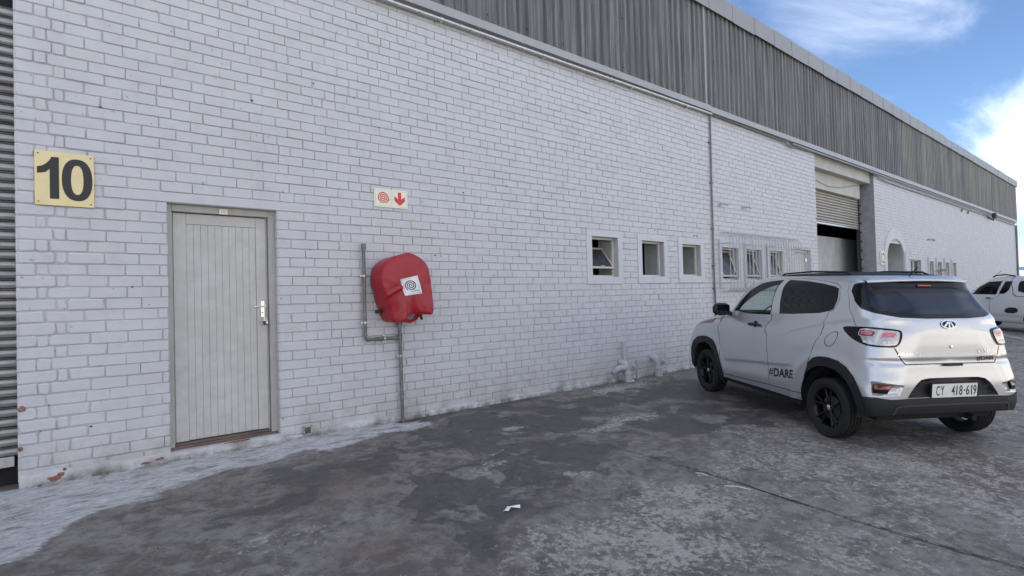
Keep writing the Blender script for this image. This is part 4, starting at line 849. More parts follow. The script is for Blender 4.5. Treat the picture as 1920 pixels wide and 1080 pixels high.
m = MB(); m.box(7.02, 7.06, -.215, -.185, gz(-.2)+.005, gz(-.2)+.035, .006); tag(m.obj('paper_scrap', M['paper'], None), 'small white crumpled scrap at the base of the left drain bend', 'litter')
# bulkhead lamps
for x, z, lb in ((10.15, 3.03, 'small white bracket lamp above the barred windows, nearer the conduit'), (11.06, 3.045, 'small white bracket lamp above the barred windows, farther from the conduit')):
    B_ = empty('bracket_lamp', (x, 0, z)); tag(B_, lb, 'lamp', 'bracket lamps over the grilles')
    m = MB(); m.tube([(-.06, .0, 0), (-.05, -.06, .02), (.02, -.10, .02), (.10, -.10, .0)], .016, 8, rs=[.018, .02, .026, .020]); m.obj('arm', M['pvc'], B_, smooth=True); MB().box(-.09, -.03, -.012, .0, -.03, .03, .003).obj('base', M['galvlight'], B_)
for x0, x1, z in ((22.9, 23.9, 2.98),):
    m = MB(); m.tube([(24.14, -.03, 2.98), (24.14, -.04, 3.02), (24.9, -.04, 3.05), (24.9, -.03, 3.0)], .02, 6); tag(m.obj('conduit', M['galv'], None), 'short bent grey conduit above the small finned windows', 'pipe')
for x in (29.18, 30.27):
    m = MB(); m.tube([(x, -.03, 4.40), (x, -.06, 4.52)], .03, 6); tag(m.obj('wall_bracket', M['galv'], None), 'tiny grey bracket high on the far wall, %s of two' % ('left' if x < 30 else 'right'), 'bracket')
FL = empty('floodlight', (34.25, -.1, 4.6)); tag(FL, 'dark floodlight on a stubby arm high on the far wall', 'lamp')
MB().box(-.16, .14, -.25, -.08, -.14, .10, .03).obj('lamp_head', M['blacklamp'], FL); MB().tube([(0, .1, -.05), (.1, -.1, -.22), (.35, -.12, .05)], .03, 6).obj('arm', M['blacklamp'], FL)
N12 = empty('number_plate', (19.27, -.04, 2.24)); tag(N12, 'small pale plate with brown number 12 left of the arched doorway', 'sign')
MB().box(-.15, .15, -.01, .035, -.20, .20, .003).obj('plate', M['signwhite'], N12)
Vt, Ft = fit_text('12', .25, .32, offset=.02); MB().add([(x-.125, -.0125, z-.16) for x, z in Vt], Ft).obj('digits', M['sill'], N12, fix=False)
# small holes, plugs and screws in the brickwork
m = MB()
for (x, z, s) in ((3.62, 1.87, .008), (3.70, 1.865, .006), (4.05, 2.66, .009), (4.75, 2.82, .008), (6.75, 2.86, .008), (9.2, 2.39, .013), (9.28, 2.39, .012), (.62, 1.52, .007), (.33, .40, .008), (5.9, 1.30, .006), (2.2, 3.6, .007), (1.6, 3.3, .01), (.42, 3.0, .007), (8.0, 2.42, .008), (6.6, 3.3, .006), (7.2, 1.05, .006)):
    m.box(x-s, x+s, -.010, .0, z-s*.8, z+s*.8, s*.25)
m.obj('wall_plugs', M['blacklamp'], WH)

# ------------------------------------------------------------------ litter
m = MB(); P = [(0,0),(.03,.012),(.055,.035),(.09,.045),(.135,.04),(.15,.02),(.14,.0),(.10,.012),(.07,.008),(.04,-.012),(.01,-.015)]
V = []; y0 = -2.68
for k, (a, b) in enumerate(P): V.append((2.40+a*.9+b*.2, y0+b*.9-a*.25, gz(y0)+.006+.008*((k*7) % 3)))
V.append((2.455, y0+.006, gz(y0)+.022)); m.add(V, [(k, (k+1) % len(P), len(P)) for k in range(len(P))]); o = m.obj('paper_scrap', M['paper'], None, fix=False); tag(o, 'torn white paper scrap lying on the dark damp concrete', 'litter'); o.modifiers.new('t', 'SOLIDIFY').thickness = .0012
for (a, b, lb) in (((4.085, -3.10), (4.095, -3.205), 'short pale splinter at the near end of the slab joint'), ((3.99, -3.40), (4.07, -3.57), 'longer pale splinter beside the slab joint')):
    m = MB(); m.tube([(a[0], a[1], gz(a[1])+.004), ((a[0]+b[0])/2+.004, (a[1]+b[1])/2, gz(a[1])+.010), (b[0], b[1], gz(b[1])+.004)], .003, 5); tag(m.obj('splinter', M['paper'], None), lb, 'litter')
m = MB()
for k in range(420):
    x = rng.uniform(.2, 8.5); y = -rng.uniform(.15, 5.2)**1; s = rng.uniform(.0015, .0045)*(1+.9*(rng.random() < .06)); z = gz(y)+.002; m.mi and None; m.m = int(rng.random() < .45)
    m.box(x, x+s*rng.uniform(1, 2.2), y, y+s*rng.uniform(.8, 1.8), z, z+s, 0)
tag(m.obj('grit', [M['sill'], M['plaster']], None), 'loose grit and tiny pale chips scattered over the concrete', kind='stuff')
# ------------------------------------------------------------------ unseen unit added across the yard, behind the camera, to bounce sunlight
OW = empty('bounce_warehouse', (8, -27, gz(-27))); tag(OW, 'unseen pale warehouse added across the yard to bounce sunlight onto the wall', 'warehouse')
M['sunwall'] = mat('pale_rendered_wall', (.62,.59,.54), .8, var=.06, vs=1.2, tint=(.5,.47,.42), tscale=.5, tamt=.4)
m = MB(); m.box(-48, 52, -12, 0, -.1, 6.4); m.obj('wall', M['sunwall'], OW); m = MB(); m.box(-48.2, 52.2, -12, .2, 6.4, 7.2); m.obj('cladding', M['coping'], OW)
for k in range(7):
    x = -40+k*13.5; MB().box(x, x+4.2, -.02, .06, -.05, 4.0).obj('roller_door', M['slat2'], OW); MB().box(x+6.5, x+7.4, -.02, .05, -.05, 2.1).obj('door', M['doorframe'], OW)
# ------------------------------------------------------------------ far right: slatted boundary wall and containers
FW = empty('boundary_fence', (80, 5, 0)); tag(FW, 'pale fence of wide horizontal boards beyond the end of the warehouse', 'fence')
fb = MB().box(-.03, .03, -25, 30, 0, .36, .01).mesh('board'); fb.materials.append(M['paleslat'])
for k in range(8):
    o = bpy.data.objects.new('board', fb); col.objects.link(o); o.parent = FW; o.location = (0, 0, -.38+k*.40+.03)
for k in range(12):
    MB().box(.03, .15, -25+k*5, -24.85+k*5, -.4, 2.85).obj('post', M['paleslat'], FW)
def container(x, y, z, mt_, label, rot):
    K_ = empty('shipping_container', (x, y, z), (0, 0, rot)); tag(K_, label, 'container', 'stacked shipping containers beyond the fence'); m = MB(); n = 40; L_ = 12.; vs = []
    for s in (-1, 1):
        pr = []
        for k in range(n):
            x_ = -L_/2+L_*k/n; w_ = L_/n; pr += [(x_, 1.2), (x_+w_*.3, 1.2), (x_+w_*.45, 1.165), (x_+w_*.85, 1.165)]
        pr.append((L_/2, 1.2)); q = len(pr); m.add([(a, s*b, zz) for zz in (.12, 2.48) for a, b in pr], [(i, i+1, q+i+1, q+i) for i in range(q-1)])
    m.obj('side_panels', mt_, K_, fix=False); m = MB()
    m.box(-6, 6, -1.18, 1.18, 2.46, 2.56); m.box(-6, 6, -1.18, 1.18, 0, .12)
    for sx in (-1, 1):
        for sy in (-1, 1): m.box(sx*6-.08, sx*6+.08, sy*1.22-.08, sy*1.22+.08, 0, 2.6)
        m.box(sx*6-.04, sx*6+.04, -1.2, 1.2, 0, 2.55)
    m.obj('frame', mt_, K_)
container(149, 13, -.4, M['blue'], 'lower blue container hidden mostly behind the boundary fence', 1.2); container(149, 13, 2.24, M['blue'], 'blue container on top of the stack, at the corner of the warehouse', 1.2)
container(152, 4.0, 2.24, M['lightblue'], 'pale blue container stacked to the right of the dark blue one', 1.2); container(152, 4.0, -.4, M['lightblue'], 'lower pale blue container behind the boundary fence', 1.2)

# ---- car body surface
# ---- car shell surface (shared) ----
def pchip(xs, ys):
    xs=np.array(xs,float); ys=np.array(ys,float); h=np.diff(xs); d=np.diff(ys)/h
    m=np.zeros_like(ys); 
    for i in range(1,len(xs)-1):
        if d[i-1]*d[i]>0:
            w1=2*h[i]+h[i-1]; w2=h[i]+2*h[i-1]; m[i]=(w1+w2)/(w1/d[i-1]+w2/d[i])
    m[0]=d[0]; m[-1]=d[-1]
    def f(x):
        x=np.clip(np.asarray(x,float),xs[0],xs[-1]); i=np.clip(np.searchsorted(xs,x)-1,0,len(xs)-2)
        t=(x-xs[i])/h[i]; t2=t*t; t3=t2*t
        return (2*t3-3*t2+1)*ys[i]+(t3-2*t2+t)*h[i]*m[i]+(-2*t3+3*t2)*ys[i+1]+(t3-t2)*h[i]*m[i+1]
    return f
class Shell:
    # levels: rows (z, half width, rear x, front x); plan: outline points (a,b) from rear centre to front centre
    def __init__(s, levels, plan, bump=None):
        L=np.array(levels,float); seg=np.hypot(np.diff(L[:,0]),np.diff(L[:,1])*1.0)
        s.t=np.concatenate([[0],np.cumsum(np.maximum(seg,.01))])
        s.fz,s.fw,s.fr,s.ff,s.fe=[pchip(s.t,L[:,k]) for k in range(5)]
        P=np.array(plan,float); Q=P*np.array([1.85,.85]); d=np.concatenate([[0],np.cumsum(np.hypot(*np.diff(Q,axis=0).T))])
        s.u=d; s.fa=pchip(d,P[:,0]); s.fb=pchip(d,P[:,1]); s.U=d[-1]; s.T=s.t[-1]
        s.uu=np.linspace(0,s.U,3000); s.aa=s.fa(s.uu); s.bb=s.fb(s.uu)
        s.tt=np.linspace(0,s.T,3000); s.zz=s.fz(s.tt); s.bump=bump
        s.ub=s.uu[np.argmax(s.bb)]
    def raw(s,u,t):
        u=np.asarray(u,float); t=np.asarray(t,float)
        xr,xf,w,z=s.fr(t),s.ff(t),s.fw(t),s.fz(t)
        mid=(xr+xf)/2; hf=(xf-xr)/2
        return np.stack(np.broadcast_arrays(mid+s.fa(u)*hf, np.maximum(s.fb(u),0)**s.fe(t)*w, z),-1)
    def pos(s,u,t,off=0.):
        u=np.clip(u,0,s.U); t=np.clip(t,0,s.T)
        P=s.raw(u,t)
        if s.bump is None and np.all(np.asarray(off)==0): return P
        e=.004; n=np.cross(s.raw(u,np.minimum(t+e,s.T))-s.raw(u,np.maximum(t-e,0)), s.raw(np.minimum(u+e,s.U),t)-s.raw(np.maximum(u-e,0),t))
        n=n/(np.linalg.norm(n,axis=-1,keepdims=True)+1e-12)
        n=n*np.sign(n[...,1:2]*P[...,1:2]+n[...,0:1]*P[...,0:1]*.3+n[...,2:3]*.3+1e-9)
        o=np.asarray(off,float)
        if s.bump is not None: o=o+s.bump(P)
        return P+n*np.asarray(o)[...,None]
    def tz(s,z): return np.interp(z,s.zz,s.tt)
    def S(s,x,z):
        t=s.tz(z); xr,xf=s.fr(t),s.ff(t); a=(x-(xr+xf)/2)/((xf-xr)/2)
        return (float(np.interp(a,s.aa,s.uu)),float(t))
    def R(s,y,z):
        t=s.tz(z); b=(y/s.fw(t))**(1/s.fe(t)); k=s.uu<=s.ub
        return (float(np.interp(b,s.bb[k],s.uu[k])),float(t))
LEV=[(.20,.80,-1.66,1.70,.42),(.30,.84,-1.75,1.82,.38),(.45,.864,-1.79,1.89,.36),(.60,.870,-1.79,1.92,.38),(.75,.866,-1.77,1.90,.48),(.88,.862,-1.758,1.83,.62),
(.97,.854,-1.755,1.69,.74),(1.03,.843,-1.75,1.49,.8),(1.08,.828,-1.745,1.25,.85),(1.13,.81,-1.735,1.03,.92),(1.20,.785,-1.715,.93,.95),(1.30,.738,-1.63,.84,.88),
(1.40,.69,-1.545,.74,.72),(1.50,.65,-1.465,.61,.55),(1.55,.625,-1.445,.51,.48),(1.60,.570,-1.37,.36,.55),(1.635,.45,-1.12,.10,.8),(1.655,.25,-.9,-.25,1.),(1.66,.05,-.6,-.5,1.)]
PLAN=[(-1,0),(-1,.25),(-.985,.5),(-.955,.72),(-.9,.84),(-.8,.92),(-.65,.97),(-.4,.995),(0,1),(.4,.995),(.65,.97),(.8,.92),(.9,.82),(.96,.62),(.99,.35),(1,0)]
TR={
 'fwin_out':[(3.69, 0.97), (3.983, 1.096), (4.012, 1.227), (3.778, 1.322), (3.534, 1.398), (3.319, 1.428), (3.095, 1.443), (2.655, 1.011)],
 'fwin_in':[(3.524, 0.991), (3.641, 1.076), (3.505, 1.212), (3.368, 1.302), (3.173, 1.353), (2.909, 1.383), (2.646, 1.031)],
 'rwin_out':[(2.851, 1.443), (2.196, 1.428), (1.65, 1.393), (1.298, 1.363), (1.191, 1.343), (1.24, 1.207), (1.318, 1.106), (1.357, 1.091), (1.581, 1.056), (2.226, 1.021), (2.441, 1.016)],
 'seam_f':[(3.973, 0.94), (3.446, 0.825), (3.212, 0.654), (3.143, 0.483), (3.124, 0.282), (3.095, 0.156)],
 'seam_b':[(2.636, 0.991), (2.431, 0.88), (2.167, 0.734), (2.099, 0.528), (2.089, 0.186)],
 'seam_r':[(1.357, 1.086), (1.455, 0.965), (1.328, 0.835), (1.376, 0.603), (1.455, 0.427), (1.542, 0.186)],
 'doorbot':[(3.095, 0.141), (2.616, 0.156), (2.089, 0.181), (1.738, 0.186), (1.533, 0.191)],
 'sillbot':[(3.114, 0.111), (2.245, 0.126), (1.523, 0.121)],
 'farch_out':[(3.934, 0.337), (3.885, 0.518), (3.729, 0.568), (3.514, 0.593), (3.358, 0.573), (3.241, 0.503), (3.173, 0.382), (3.143, 0.261), (3.114, 0.146)],
 'rarch_out':[(1.533, 0.156), (1.503, 0.292), (1.445, 0.422), (1.396, 0.528), (1.337, 0.578), (1.22, 0.608), (1.113, 0.613), (0.996, 0.598), (0.898, 0.553), (0.82, 0.488), (0.752, 0.397), (0.722, 0.317), (0.703, 0.231)],
 'rglass':[(0.908, 1.307), (0.898, 1.202), (0.869, 1.131), (0.713, 1.086), (0.478, 1.046), (0.215, 1.036), (-0.059, 1.036), (-0.381, 1.056), (-0.576, 1.096), (-0.683, 1.247), (-0.654, 1.378), (0.0, 1.378), (0.615, 1.363), (0.771, 1.353)],
 'lip':[(1.006, 1.463), (0.625, 1.393), (0.029, 1.433), (-0.166, 1.438), (-0.644, 1.388)],
 'lamp':[(1.113, 0.93), (1.084, 0.945), (0.947, 0.95), (0.761, 0.955), (0.547, 0.94), (0.469, 0.925), (0.449, 0.905), (0.43, 0.865), (0.43, 0.805), (0.449, 0.774), (0.478, 0.764), (0.605, 0.764), (0.713, 0.769), (0.8, 0.789), (0.888, 0.82), (0.976, 0.86), (1.064, 0.9)],
 'lens':[(0.898, 0.92), (0.879, 0.935), (0.722, 0.94), (0.469, 0.92), (0.449, 0.895), (0.43, 0.805), (0.459, 0.784), (0.693, 0.784), (0.761, 0.805), (0.8, 0.835), (0.849, 0.845)],
 'red1':[(0.879, 0.92), (0.693, 0.925), (0.664, 0.85), (0.83, 0.845)],
 'red2':[(0.654, 0.925), (0.469, 0.915), (0.449, 0.84), (0.615, 0.845)],
 'lampR':[(-0.449, 0.94), (-0.703, 0.945), (-0.664, 0.84), (-0.654, 0.779), (-0.517, 0.774), (-0.42, 0.799), (-0.4, 0.865)],
 'tg_low':[(0.469, 0.759), (0.342, 0.654), (0.273, 0.613), (0.078, 0.613), (-1.435, 0.473), (-0.156, 0.618), (-0.293, 0.624), (-0.361, 0.649)],
 'tg_left':[(0.986, 1.468), (0.966, 1.343), (1.015, 1.111), (0.976, 0.981), (0.947, 0.95)],
 'recess':[(0.146, 0.307), (0.098, 0.377), (0.068, 0.442), (0.059, 0.478), (-1.484, 0.307), (-0.02, 0.478), (-0.088, 0.478), (-0.098, 0.468), (-0.117, 0.387), (-0.146, 0.317)],
 'split':[(0.722, 0.307), (0.566, 0.317), (0.146, 0.302), (-0.146, 0.317), (-0.566, 0.327)],
 'bot':[(0.693, 0.161), (0.166, 0.171), (-0.029, 0.181), (-0.293, 0.191), (-0.566, 0.201)],
 'skid':[(0.234, 0.176), (0.166, 0.246), (0.117, 0.251), (-1.269, 0.07), (-0.127, 0.256), (-0.156, 0.241), (-0.205, 0.191)],
 'fogL':[(0.586, 0.442), (0.332, 0.442), (0.41, 0.352), (0.576, 0.352)],
 'fogslotL':[(0.625, 0.468), (0.185, 0.442), (0.264, 0.317), (0.595, 0.332)],
 'fogR':[(-0.215, 0.448), (-0.41, 0.453), (-0.332, 0.377), (-0.234, 0.372)],
 'logo':[(-0.02, 0.981), (0.059, 0.986), (-0.098, 0.97), (-0.029, 1.016)],
 'key':[(-0.01, 0.774)],
 'mahi':[(0.351, 0.699), (0.137, 0.699)],
 'kuv':[(-0.185, 0.729), (-0.322, 0.724), (-0.371, 0.704)],
 'dareR':[(-0.107, 0.649), (-0.264, 0.654)],
 'tghandle':[(-1.435, 0.468), (-1.289, 0.478)],
 'brk':[(0.02, 1.353), (-0.02, 1.358), (-1.777, 1.302)],
 'plate':[(0.039, 0.432), (-0.039, 0.437), (-0.039, 0.327), (0.02, 0.307)],
 'crease_hi':[(1.904, 0.769), (1.826, 0.85), (1.669, 0.905), (1.455, 0.965), (1.006, 1.021)],
 'crease_hi2':[(1.738, 0.794), (1.591, 0.865), (1.406, 0.92), (0.986, 0.975)],
 'crease_lo':[(2.977, 0.307), (2.372, 0.387), (1.65, 0.488)],
 'crease_lo2':[(2.616, 0.156), (2.04, 0.256), (1.601, 0.302)],
 'lamp_crease':[(1.308, 0.981), (1.054, 1.016), (0.771, 1.016), (0.556, 0.986), (0.439, 0.95), (0.4, 0.92), (0.39, 0.82)],
 'dare':[(2.06, 0.287), (1.601, 0.327), (1.601, 0.417), (2.031, 0.382)],
 'handle':[(2.704, 0.84), (2.47, 0.855), (2.753, 0.89), (2.499, 0.81)],
 'fuel':[(1.152, 0.805), (1.22, 0.794), (1.074, 0.81), (1.23, 0.885), (1.113, 0.724)],
 'mirror':[(4.071, 0.96), (4.061, 1.076), (4.071, 1.121), (3.788, 1.011)],
 'hl':[(3.954, 0.734), (4.032, 0.794), (3.846, 0.865), (3.661, 0.835), (3.632, 0.805)],
 'hood':[(3.837, 0.865), (4.149, 0.9), (4.071, 0.965)],
 'rack':[(3.28, 1.966), (0.01, 1.815), (-0.722, 1.629), (-0.586, 1.519)],
 'roofblk':[(3.963, 1.679), (3.797, 1.845), (1.621, 2.006), (-0.722, 1.634)],
}

# ------------------------------------------------------------------ cars
M['silver'] = mat('silver_paint', (.55,.555,.57), .32, .60, var=.02, vs=3, bump=.0, coat=1., coords='obj', rvar=.02)
M['carwhite'] = mat('white_car_paint', (.66,.665,.675), .35, 0, var=.02, vs=3, coat=.8, coords='obj', rvar=.02)
M['plastic'] = mat('black_plastic', (.011,.012,.015), .6, var=.12, vs=30, coords='obj', bump=.15, bs=300)
M['plastic2'] = mat('grey_plastic', (.045,.045,.05), .5, var=.08, vs=20, coords='obj')
M['gloss'] = mat('gloss_black', (.006,.006,.008), .15, var=.05, coords='obj', spec=.25, coat=.1, rvar=.02)
M['tint'] = mat('tinted_glass', (.004,.005,.008), .05, var=.1, coords='obj', spec=.3, rvar=.01)
M['rearglass'] = mat('dusty_rear_glass', (.006,.014,.034), .08, var=.3, vs=2, coords='obj', spec=.35, tint=(.022,.034,.060), tscale=1.8, tamt=.8, rvar=.04)
M['carglass'] = glass('car_window', (.80,.92,.86), .92)
M['seam'] = mat('panel_gap', (.012,.012,.013), .9)
M['lens'] = mat('clear_lamp_lens', (.50,.47,.47), .12, .35, var=.10, vs=30, coords='obj', coat=1.)
M['redlens'] = mat('pink_red_lens', (.62,.16,.19), .15, var=.15, vs=40, coords='obj', coat=1.)
M['redlens2'] = mat('deep_red_lens', (.22,.008,.012), .15, var=.15, vs=40, coords='obj', coat=1.)
M['orange'] = mat('orange_lens', (.11,.035,.025), .15, var=.1, coords='obj', coat=1.)
M['tyre'] = mat('tyre_rubber', (.010,.010,.012), .8, var=.2, vs=20, coords='obj', bump=.2, bs=120)
M['rim'] = mat('black_alloy', (.005,.005,.006), .35, .0, var=.1, coords='obj', spec=.3, coat=.1)
M['cabin'] = mat('dark_cabin', (.02,.02,.021), .8, var=.1, coords='obj')
M['platewhite'] = mat('plate_white', (.74,.74,.68), .4, var=.02, coords='obj')
M['platetxt'] = mat('plate_print', (.03,.035,.04), .5)

def densify(P, d=.03, closed=True):
    out = []; n = len(P)
    for i in range(n if closed else n-1):
        a, b = P[i], P[(i+1) % n]; k = max(1, int(math.hypot(b[0]-a[0], b[1]-a[1])/d)); out += [(a[0]+(b[0]-a[0])*j/k, a[1]+(b[1]-a[1])*j/k) for j in range(k)]
    if not closed: out.append(P[-1])
    return out
def smooth_poly(P, it=2):
    P = list(P)
    for _ in range(it):
        Q = []
        for i in range(len(P)):
            a, b = P[i], P[(i+1) % len(P)]; Q += [(a[0]*.75+b[0]*.25, a[1]*.75+b[1]*.25), (a[0]*.25+b[0]*.75, a[1]*.25+b[1]*.75)]
        P = Q
    return P
def strip(P, w_):        # open polyline to thin polygon
    P = [Vector(p) for p in densify(P, .05, False)]; L_ = []; R2 = []
    for i, p in enumerate(P):
        t_ = (P[min(i+1, len(P)-1)]-P[max(i-1, 0)]).normalized(); n_ = Vector((-t_.y, t_.x))*w_/2; L_.append(tuple(p+n_)); R2.append(tuple(p-n_))
    return L_+R2[::-1]
def inpoly(pts, P):
    x, y = pts[:, 0], pts[:, 1]; c = np.zeros(len(pts), bool); n = len(P); P = np.array(P)
    for i in range(n):
        x0, y0 = P[i]; x1, y1 = P[(i+1) % n]
        if y0 == y1: continue
        k = ((y0 > y) != (y1 > y)) & (x < (x1-x0)*(y-y0)/(y1-y0)+x0); c ^= k
    return c
def pdist(pts, P):
    P = np.array(P); Q = np.roll(P, -1, 0); best = np.full(len(pts), 9.)
    for a, b in zip(P, Q):
        d = b-a; L2 = max(d@d, 1e-12); t_ = np.clip(((pts-a)@d)/L2, 0, 1); best = np.minimum(best, np.hypot(*(pts-a-t_[:, None]*d).T))
    return best
class Panel:
    """surface cut into regions in its own (u, t) coordinates"""
    def __init__(s, sh, step=.045): s.sh = sh; s.regs = []; s.step = step
    def reg(s, name, poly, off=0., depth=0., w=.02): s.regs.append((name, densify(list(poly), .025), off, depth, w))
    def build(s):
        sh = s.sh; B = densify([(0, 0), (sh.U, 0), (sh.U, sh.T-.01), (0, sh.T-.01)], .05); pts = [Vector(p) for p in B]; edges = [(i, (i+1) % len(B)) for i in range(len(B))]
        for (nme, P, off, dep, w_) in s.regs:
            loops = [P]
            if dep:
                c_ = np.mean(P, 0); loops.append([tuple(c_+(np.array(p)-c_)*(1-w_/max(.02, np.hypot(*(np.array(p)-c_))))) for p in P])
            for Q in loops:
                b0 = len(pts); pts += [Vector((min(max(x, 0), sh.U), min(max(y, 0), sh.T-.01))) for x, y in Q]; edges += [(b0+i, b0+(i+1) % len(Q)) for i in range(len(Q))]
        for u_ in np.arange(s.step, sh.U, s.step):
            for t_ in np.arange(s.step*.5, sh.T-.01, s.step*.8): pts.append(Vector((u_, t_)))
        V, E_, F_, *_ = geometry.delaunay_2d_cdt(pts, edges, [], 0, 1e-5)
        V = np.array([(v.x, v.y) for v in V]); T_ = np.array([f for f in F_ if len(f) == 3]); cen = V[T_].mean(1); lab = np.full(len(T_), -1)
        for k, (nme, P, *_r) in enumerate(s.regs): lab[inpoly(cen, P)] = k
        s.V, s.T, s.lab = V, T_, lab
    def offs(s, k, uv):
        if k < 0: return np.zeros(len(uv))
        nme, P, off, dep, w_ = s.regs[k]; o = np.full(len(uv), off)
        if dep: q = np.clip(pdist(uv, P)/w_, 0, 1); ins = inpoly(uv, P); o = o+dep*(q*q*(3-2*q))*ins
        return o
    def emit(s, name, regions, matn, parent, sides=(1, -1), extra=0., smooth=True):
        sh = s.sh; ks = [k for k, r_ in enumerate(s.regs) if r_[0] in regions]+([-1] if 'base' in regions else [])
        AV = []; AN = []; AF = []; b0 = 0
        for k in ks:
            T_ = s.T[s.lab == k]
            if not len(T_): continue
            ids, inv = np.unique(T_.ravel(), return_inverse=True); uv = s.V[ids]; F0 = inv.reshape(-1, 3)
            def P_(du, dt):
                q = uv+np.array([du, dt]); return sh.pos(q[:, 0], q[:, 1], s.offs(k, q)+extra)
            e = .003; P0 = P_(0, 0); 
            nu = sh.pos(np.minimum(uv[:, 0]+e, sh.U), uv[:, 1], s.offs(k, uv+np.array([e, 0]))+extra)-sh.pos(np.maximum(uv[:, 0]-e, 0), uv[:, 1], s.offs(k, uv-np.array([e, 0]))+extra)
            nv = P_(0, e)-P_(0, -e); nn = np.cross(nu, nv); nn /= np.linalg.norm(nn, axis=1, keepdims=True)+1e-12
            ref = P0-np.array([0, 0, .6]); sg = np.sign((nn*ref).sum(1)); sg[sg == 0] = 1; nn = nn*np.median(sg) if len(sg) else nn
            for sd_ in sides:
                V = P0*np.array([1, sd_, 1]); Nn = nn*np.array([1, sd_, 1]); F_ = F0 if sd_ > 0 else F0[:, ::-1]
                tri = V[F_]; fn = np.cross(tri[:, 1]-tri[:, 0], tri[:, 2]-tri[:, 0]); flip = (fn*Nn[F_[:, 0]]).sum(1) < 0; F2 = F_.copy(); F2[flip] = F_[flip][:, ::-1]
                AV.append(V); AN.append(Nn); AF.append(F2+b0); b0 += len(V)
        if not AV: return None
        V = np.concatenate(AV); Nn = np.concatenate(AN); F_ = np.concatenate(AF); me = bpy.data.meshes.new(name)
        me.from_pydata(V.tolist(), [], F_.tolist()); me.polygons.foreach_set('use_smooth', [True]*len(me.polygons)); me.update(); me.normals_split_custom_set_from_vertices(Nn.tolist()); return link(name, me, M[matn], parent)
def wheel(parent, x, y, r, wd, front=True, side=1):
    W_ = bpy.data.objects.new('wheel', None); col.objects.link(W_); W_.parent = parent; W_.location = (x, y, r); W_.empty_display_size = .1
    if side < 0: W_.rotation_euler = (0, 0, math.pi)
    h = wd/2; rr = r*.655
    prof = [(rr, -h*.72), (rr+.012, -h*.86), (r*.83, -h*1.02), (r*.93, -h*.98), (r*.985, -h*.80)]
    for g_ in (-.52, -.18, .18, .52): prof += [(r, h*(g_-.06)), (r-.010, h*(g_-.05)), (r-.010, h*(g_+.05)), (r, h*(g_+.06))]
    prof += [(r*.985, h*.80), (r*.93, h*.98), (r*.83, h*1.02), (rr+.012, h*.86), (rr, h*.72)]
    MB().lathe(prof, (0, 0, 0), (0, 1, 0), 56).obj('tyre', M['tyre'], W_, smooth=True)
    MB().lathe([(rr*1.0, -h*.7), (rr*.97, -h*.6), (rr*.9, 0), (rr*.93, h*.55), (rr*.99, h*.74), (rr*1.03, h*.80), (rr*1.0, h*.70)], (0, 0, 0), (0, 1, 0), 40).obj('rim', M['rim'], W_, smooth=True)
    m = MB()
    for k in range(5):
        for d_ in (-.17, .17):
            a = 2*math.pi*k/5+.35; c_, s_ = math.cos(a+d_*.45), math.sin(a+d_*.45); c2, s2_ = math.cos(a+d_*1.25), math.sin(a+d_*1.25)
            m.tube([(c_*.03, h*.52, s_*.03), (c_*rr*.4, h*.60, s_*rr*.4), (c2*rr*.8, h*.66, s2_*rr*.8), (c2*rr*.96, h*.70, s2_*rr*.96)], .012, 6, rs=[.016, .013, .011, .014])
    m.obj('spokes', M['rim'], W_, smooth=True)
    MB().lathe([(0, h*.30), (rr*.62, h*.25), (rr*.62, h*.1), (0, h*.1)], (0, 0, 0), (0, 1, 0), 24).obj('brake_disc', M['plastic2'], W_, smooth=True)
    MB().lathe([(0, h*.70), (.022, h*.69), (.030, h*.62), (.032, h*.45)], (0, 0, 0), (0, 1, 0), 20).obj('hub_cap', M['chrome'], W_, smooth=True)
    return W_
def surf_text(sh, txt, u0, t0, du, dt, w_, h_, off, matn, name, parent, rot=0., **k):
    """lettering laid on the shell: starts at (u0,t0); +x of the text runs along du (signed u), baseline climbs by dt"""
    V, F_ = fit_text(txt, 1., 1., **k); out = []
    for x, z in V:
        uu = u0+du*x; tt = t0+dt*x+h_*z; sgn = 1 if uu >= 0 else -1; p = sh.pos(np.array([abs(uu)]), np.array([tt]), np.array([off]))[0]; out.append((p[0], p[1]*sgn, p[2]))
    return MB().add(out, F_).obj(name, M[matn], parent, fix=False)

# ---- the silver hatchback
SH = Shell(LEV, PLAN)
def sst(v, a, b): q = np.clip((v-a)/(b-a), 0, 1); return q*q*(3-2*q)
def kbump(P):
    x, y, z = P[..., 0], P[..., 1], P[..., 2]
    # shoulder crease rising to the lamp, fading forward
    zs = 1.165+.27*(x+1.3)*-1*.42-.0; zs = np.interp(x, [-1.75, -1.41, -1.1, -.89, -.68, -.53, -.2], [1.2, 1.199, 1.147, 1.091, 1.038, .975, .93]); am = sst(-x, .40, .95)*sst(y, .3, .5)
    d = z-zs; o = am*(-.010*sst(-d, -.004, .035)*(1-sst(-d, .04, .22)))
    # lower door crease
    zl = np.interp(x, [-.85, -.7, 0, .6, .8], [.655, .655, .60, .545, .54]); al = sst(x, -.85, -.55)*(1-sst(x, .55, .78)); d = z-zl
    o = o+al*(-.008*sst(-d, -.01, .035)+.012*sst(-d, .03, .18))
    # flare over the wheel arches
    for cx in (-1.1925, 1.1925):
        r_ = np.hypot(x-cx, z-.31); o = o+.012*np.exp(-((r_-.50)/.05)**2)*(np.abs(x-cx) < .8)*(y > .5)
    # tailgate lip and lower crease at the rear
    rr_ = sst(-x, 1.55, 1.68); o = o+rr_*(-.006*sst(.858-z, 0, .02)*(1-sst(.80-z, 0, .02)))
    return o
SH.bump = kbump
KP = Panel(SH, .032)
T_ = lambda k: TR[k]
ab = lambda P: [(abs(a), b) for a, b in P]
ub = lambda x, z: SH.S(x, z)
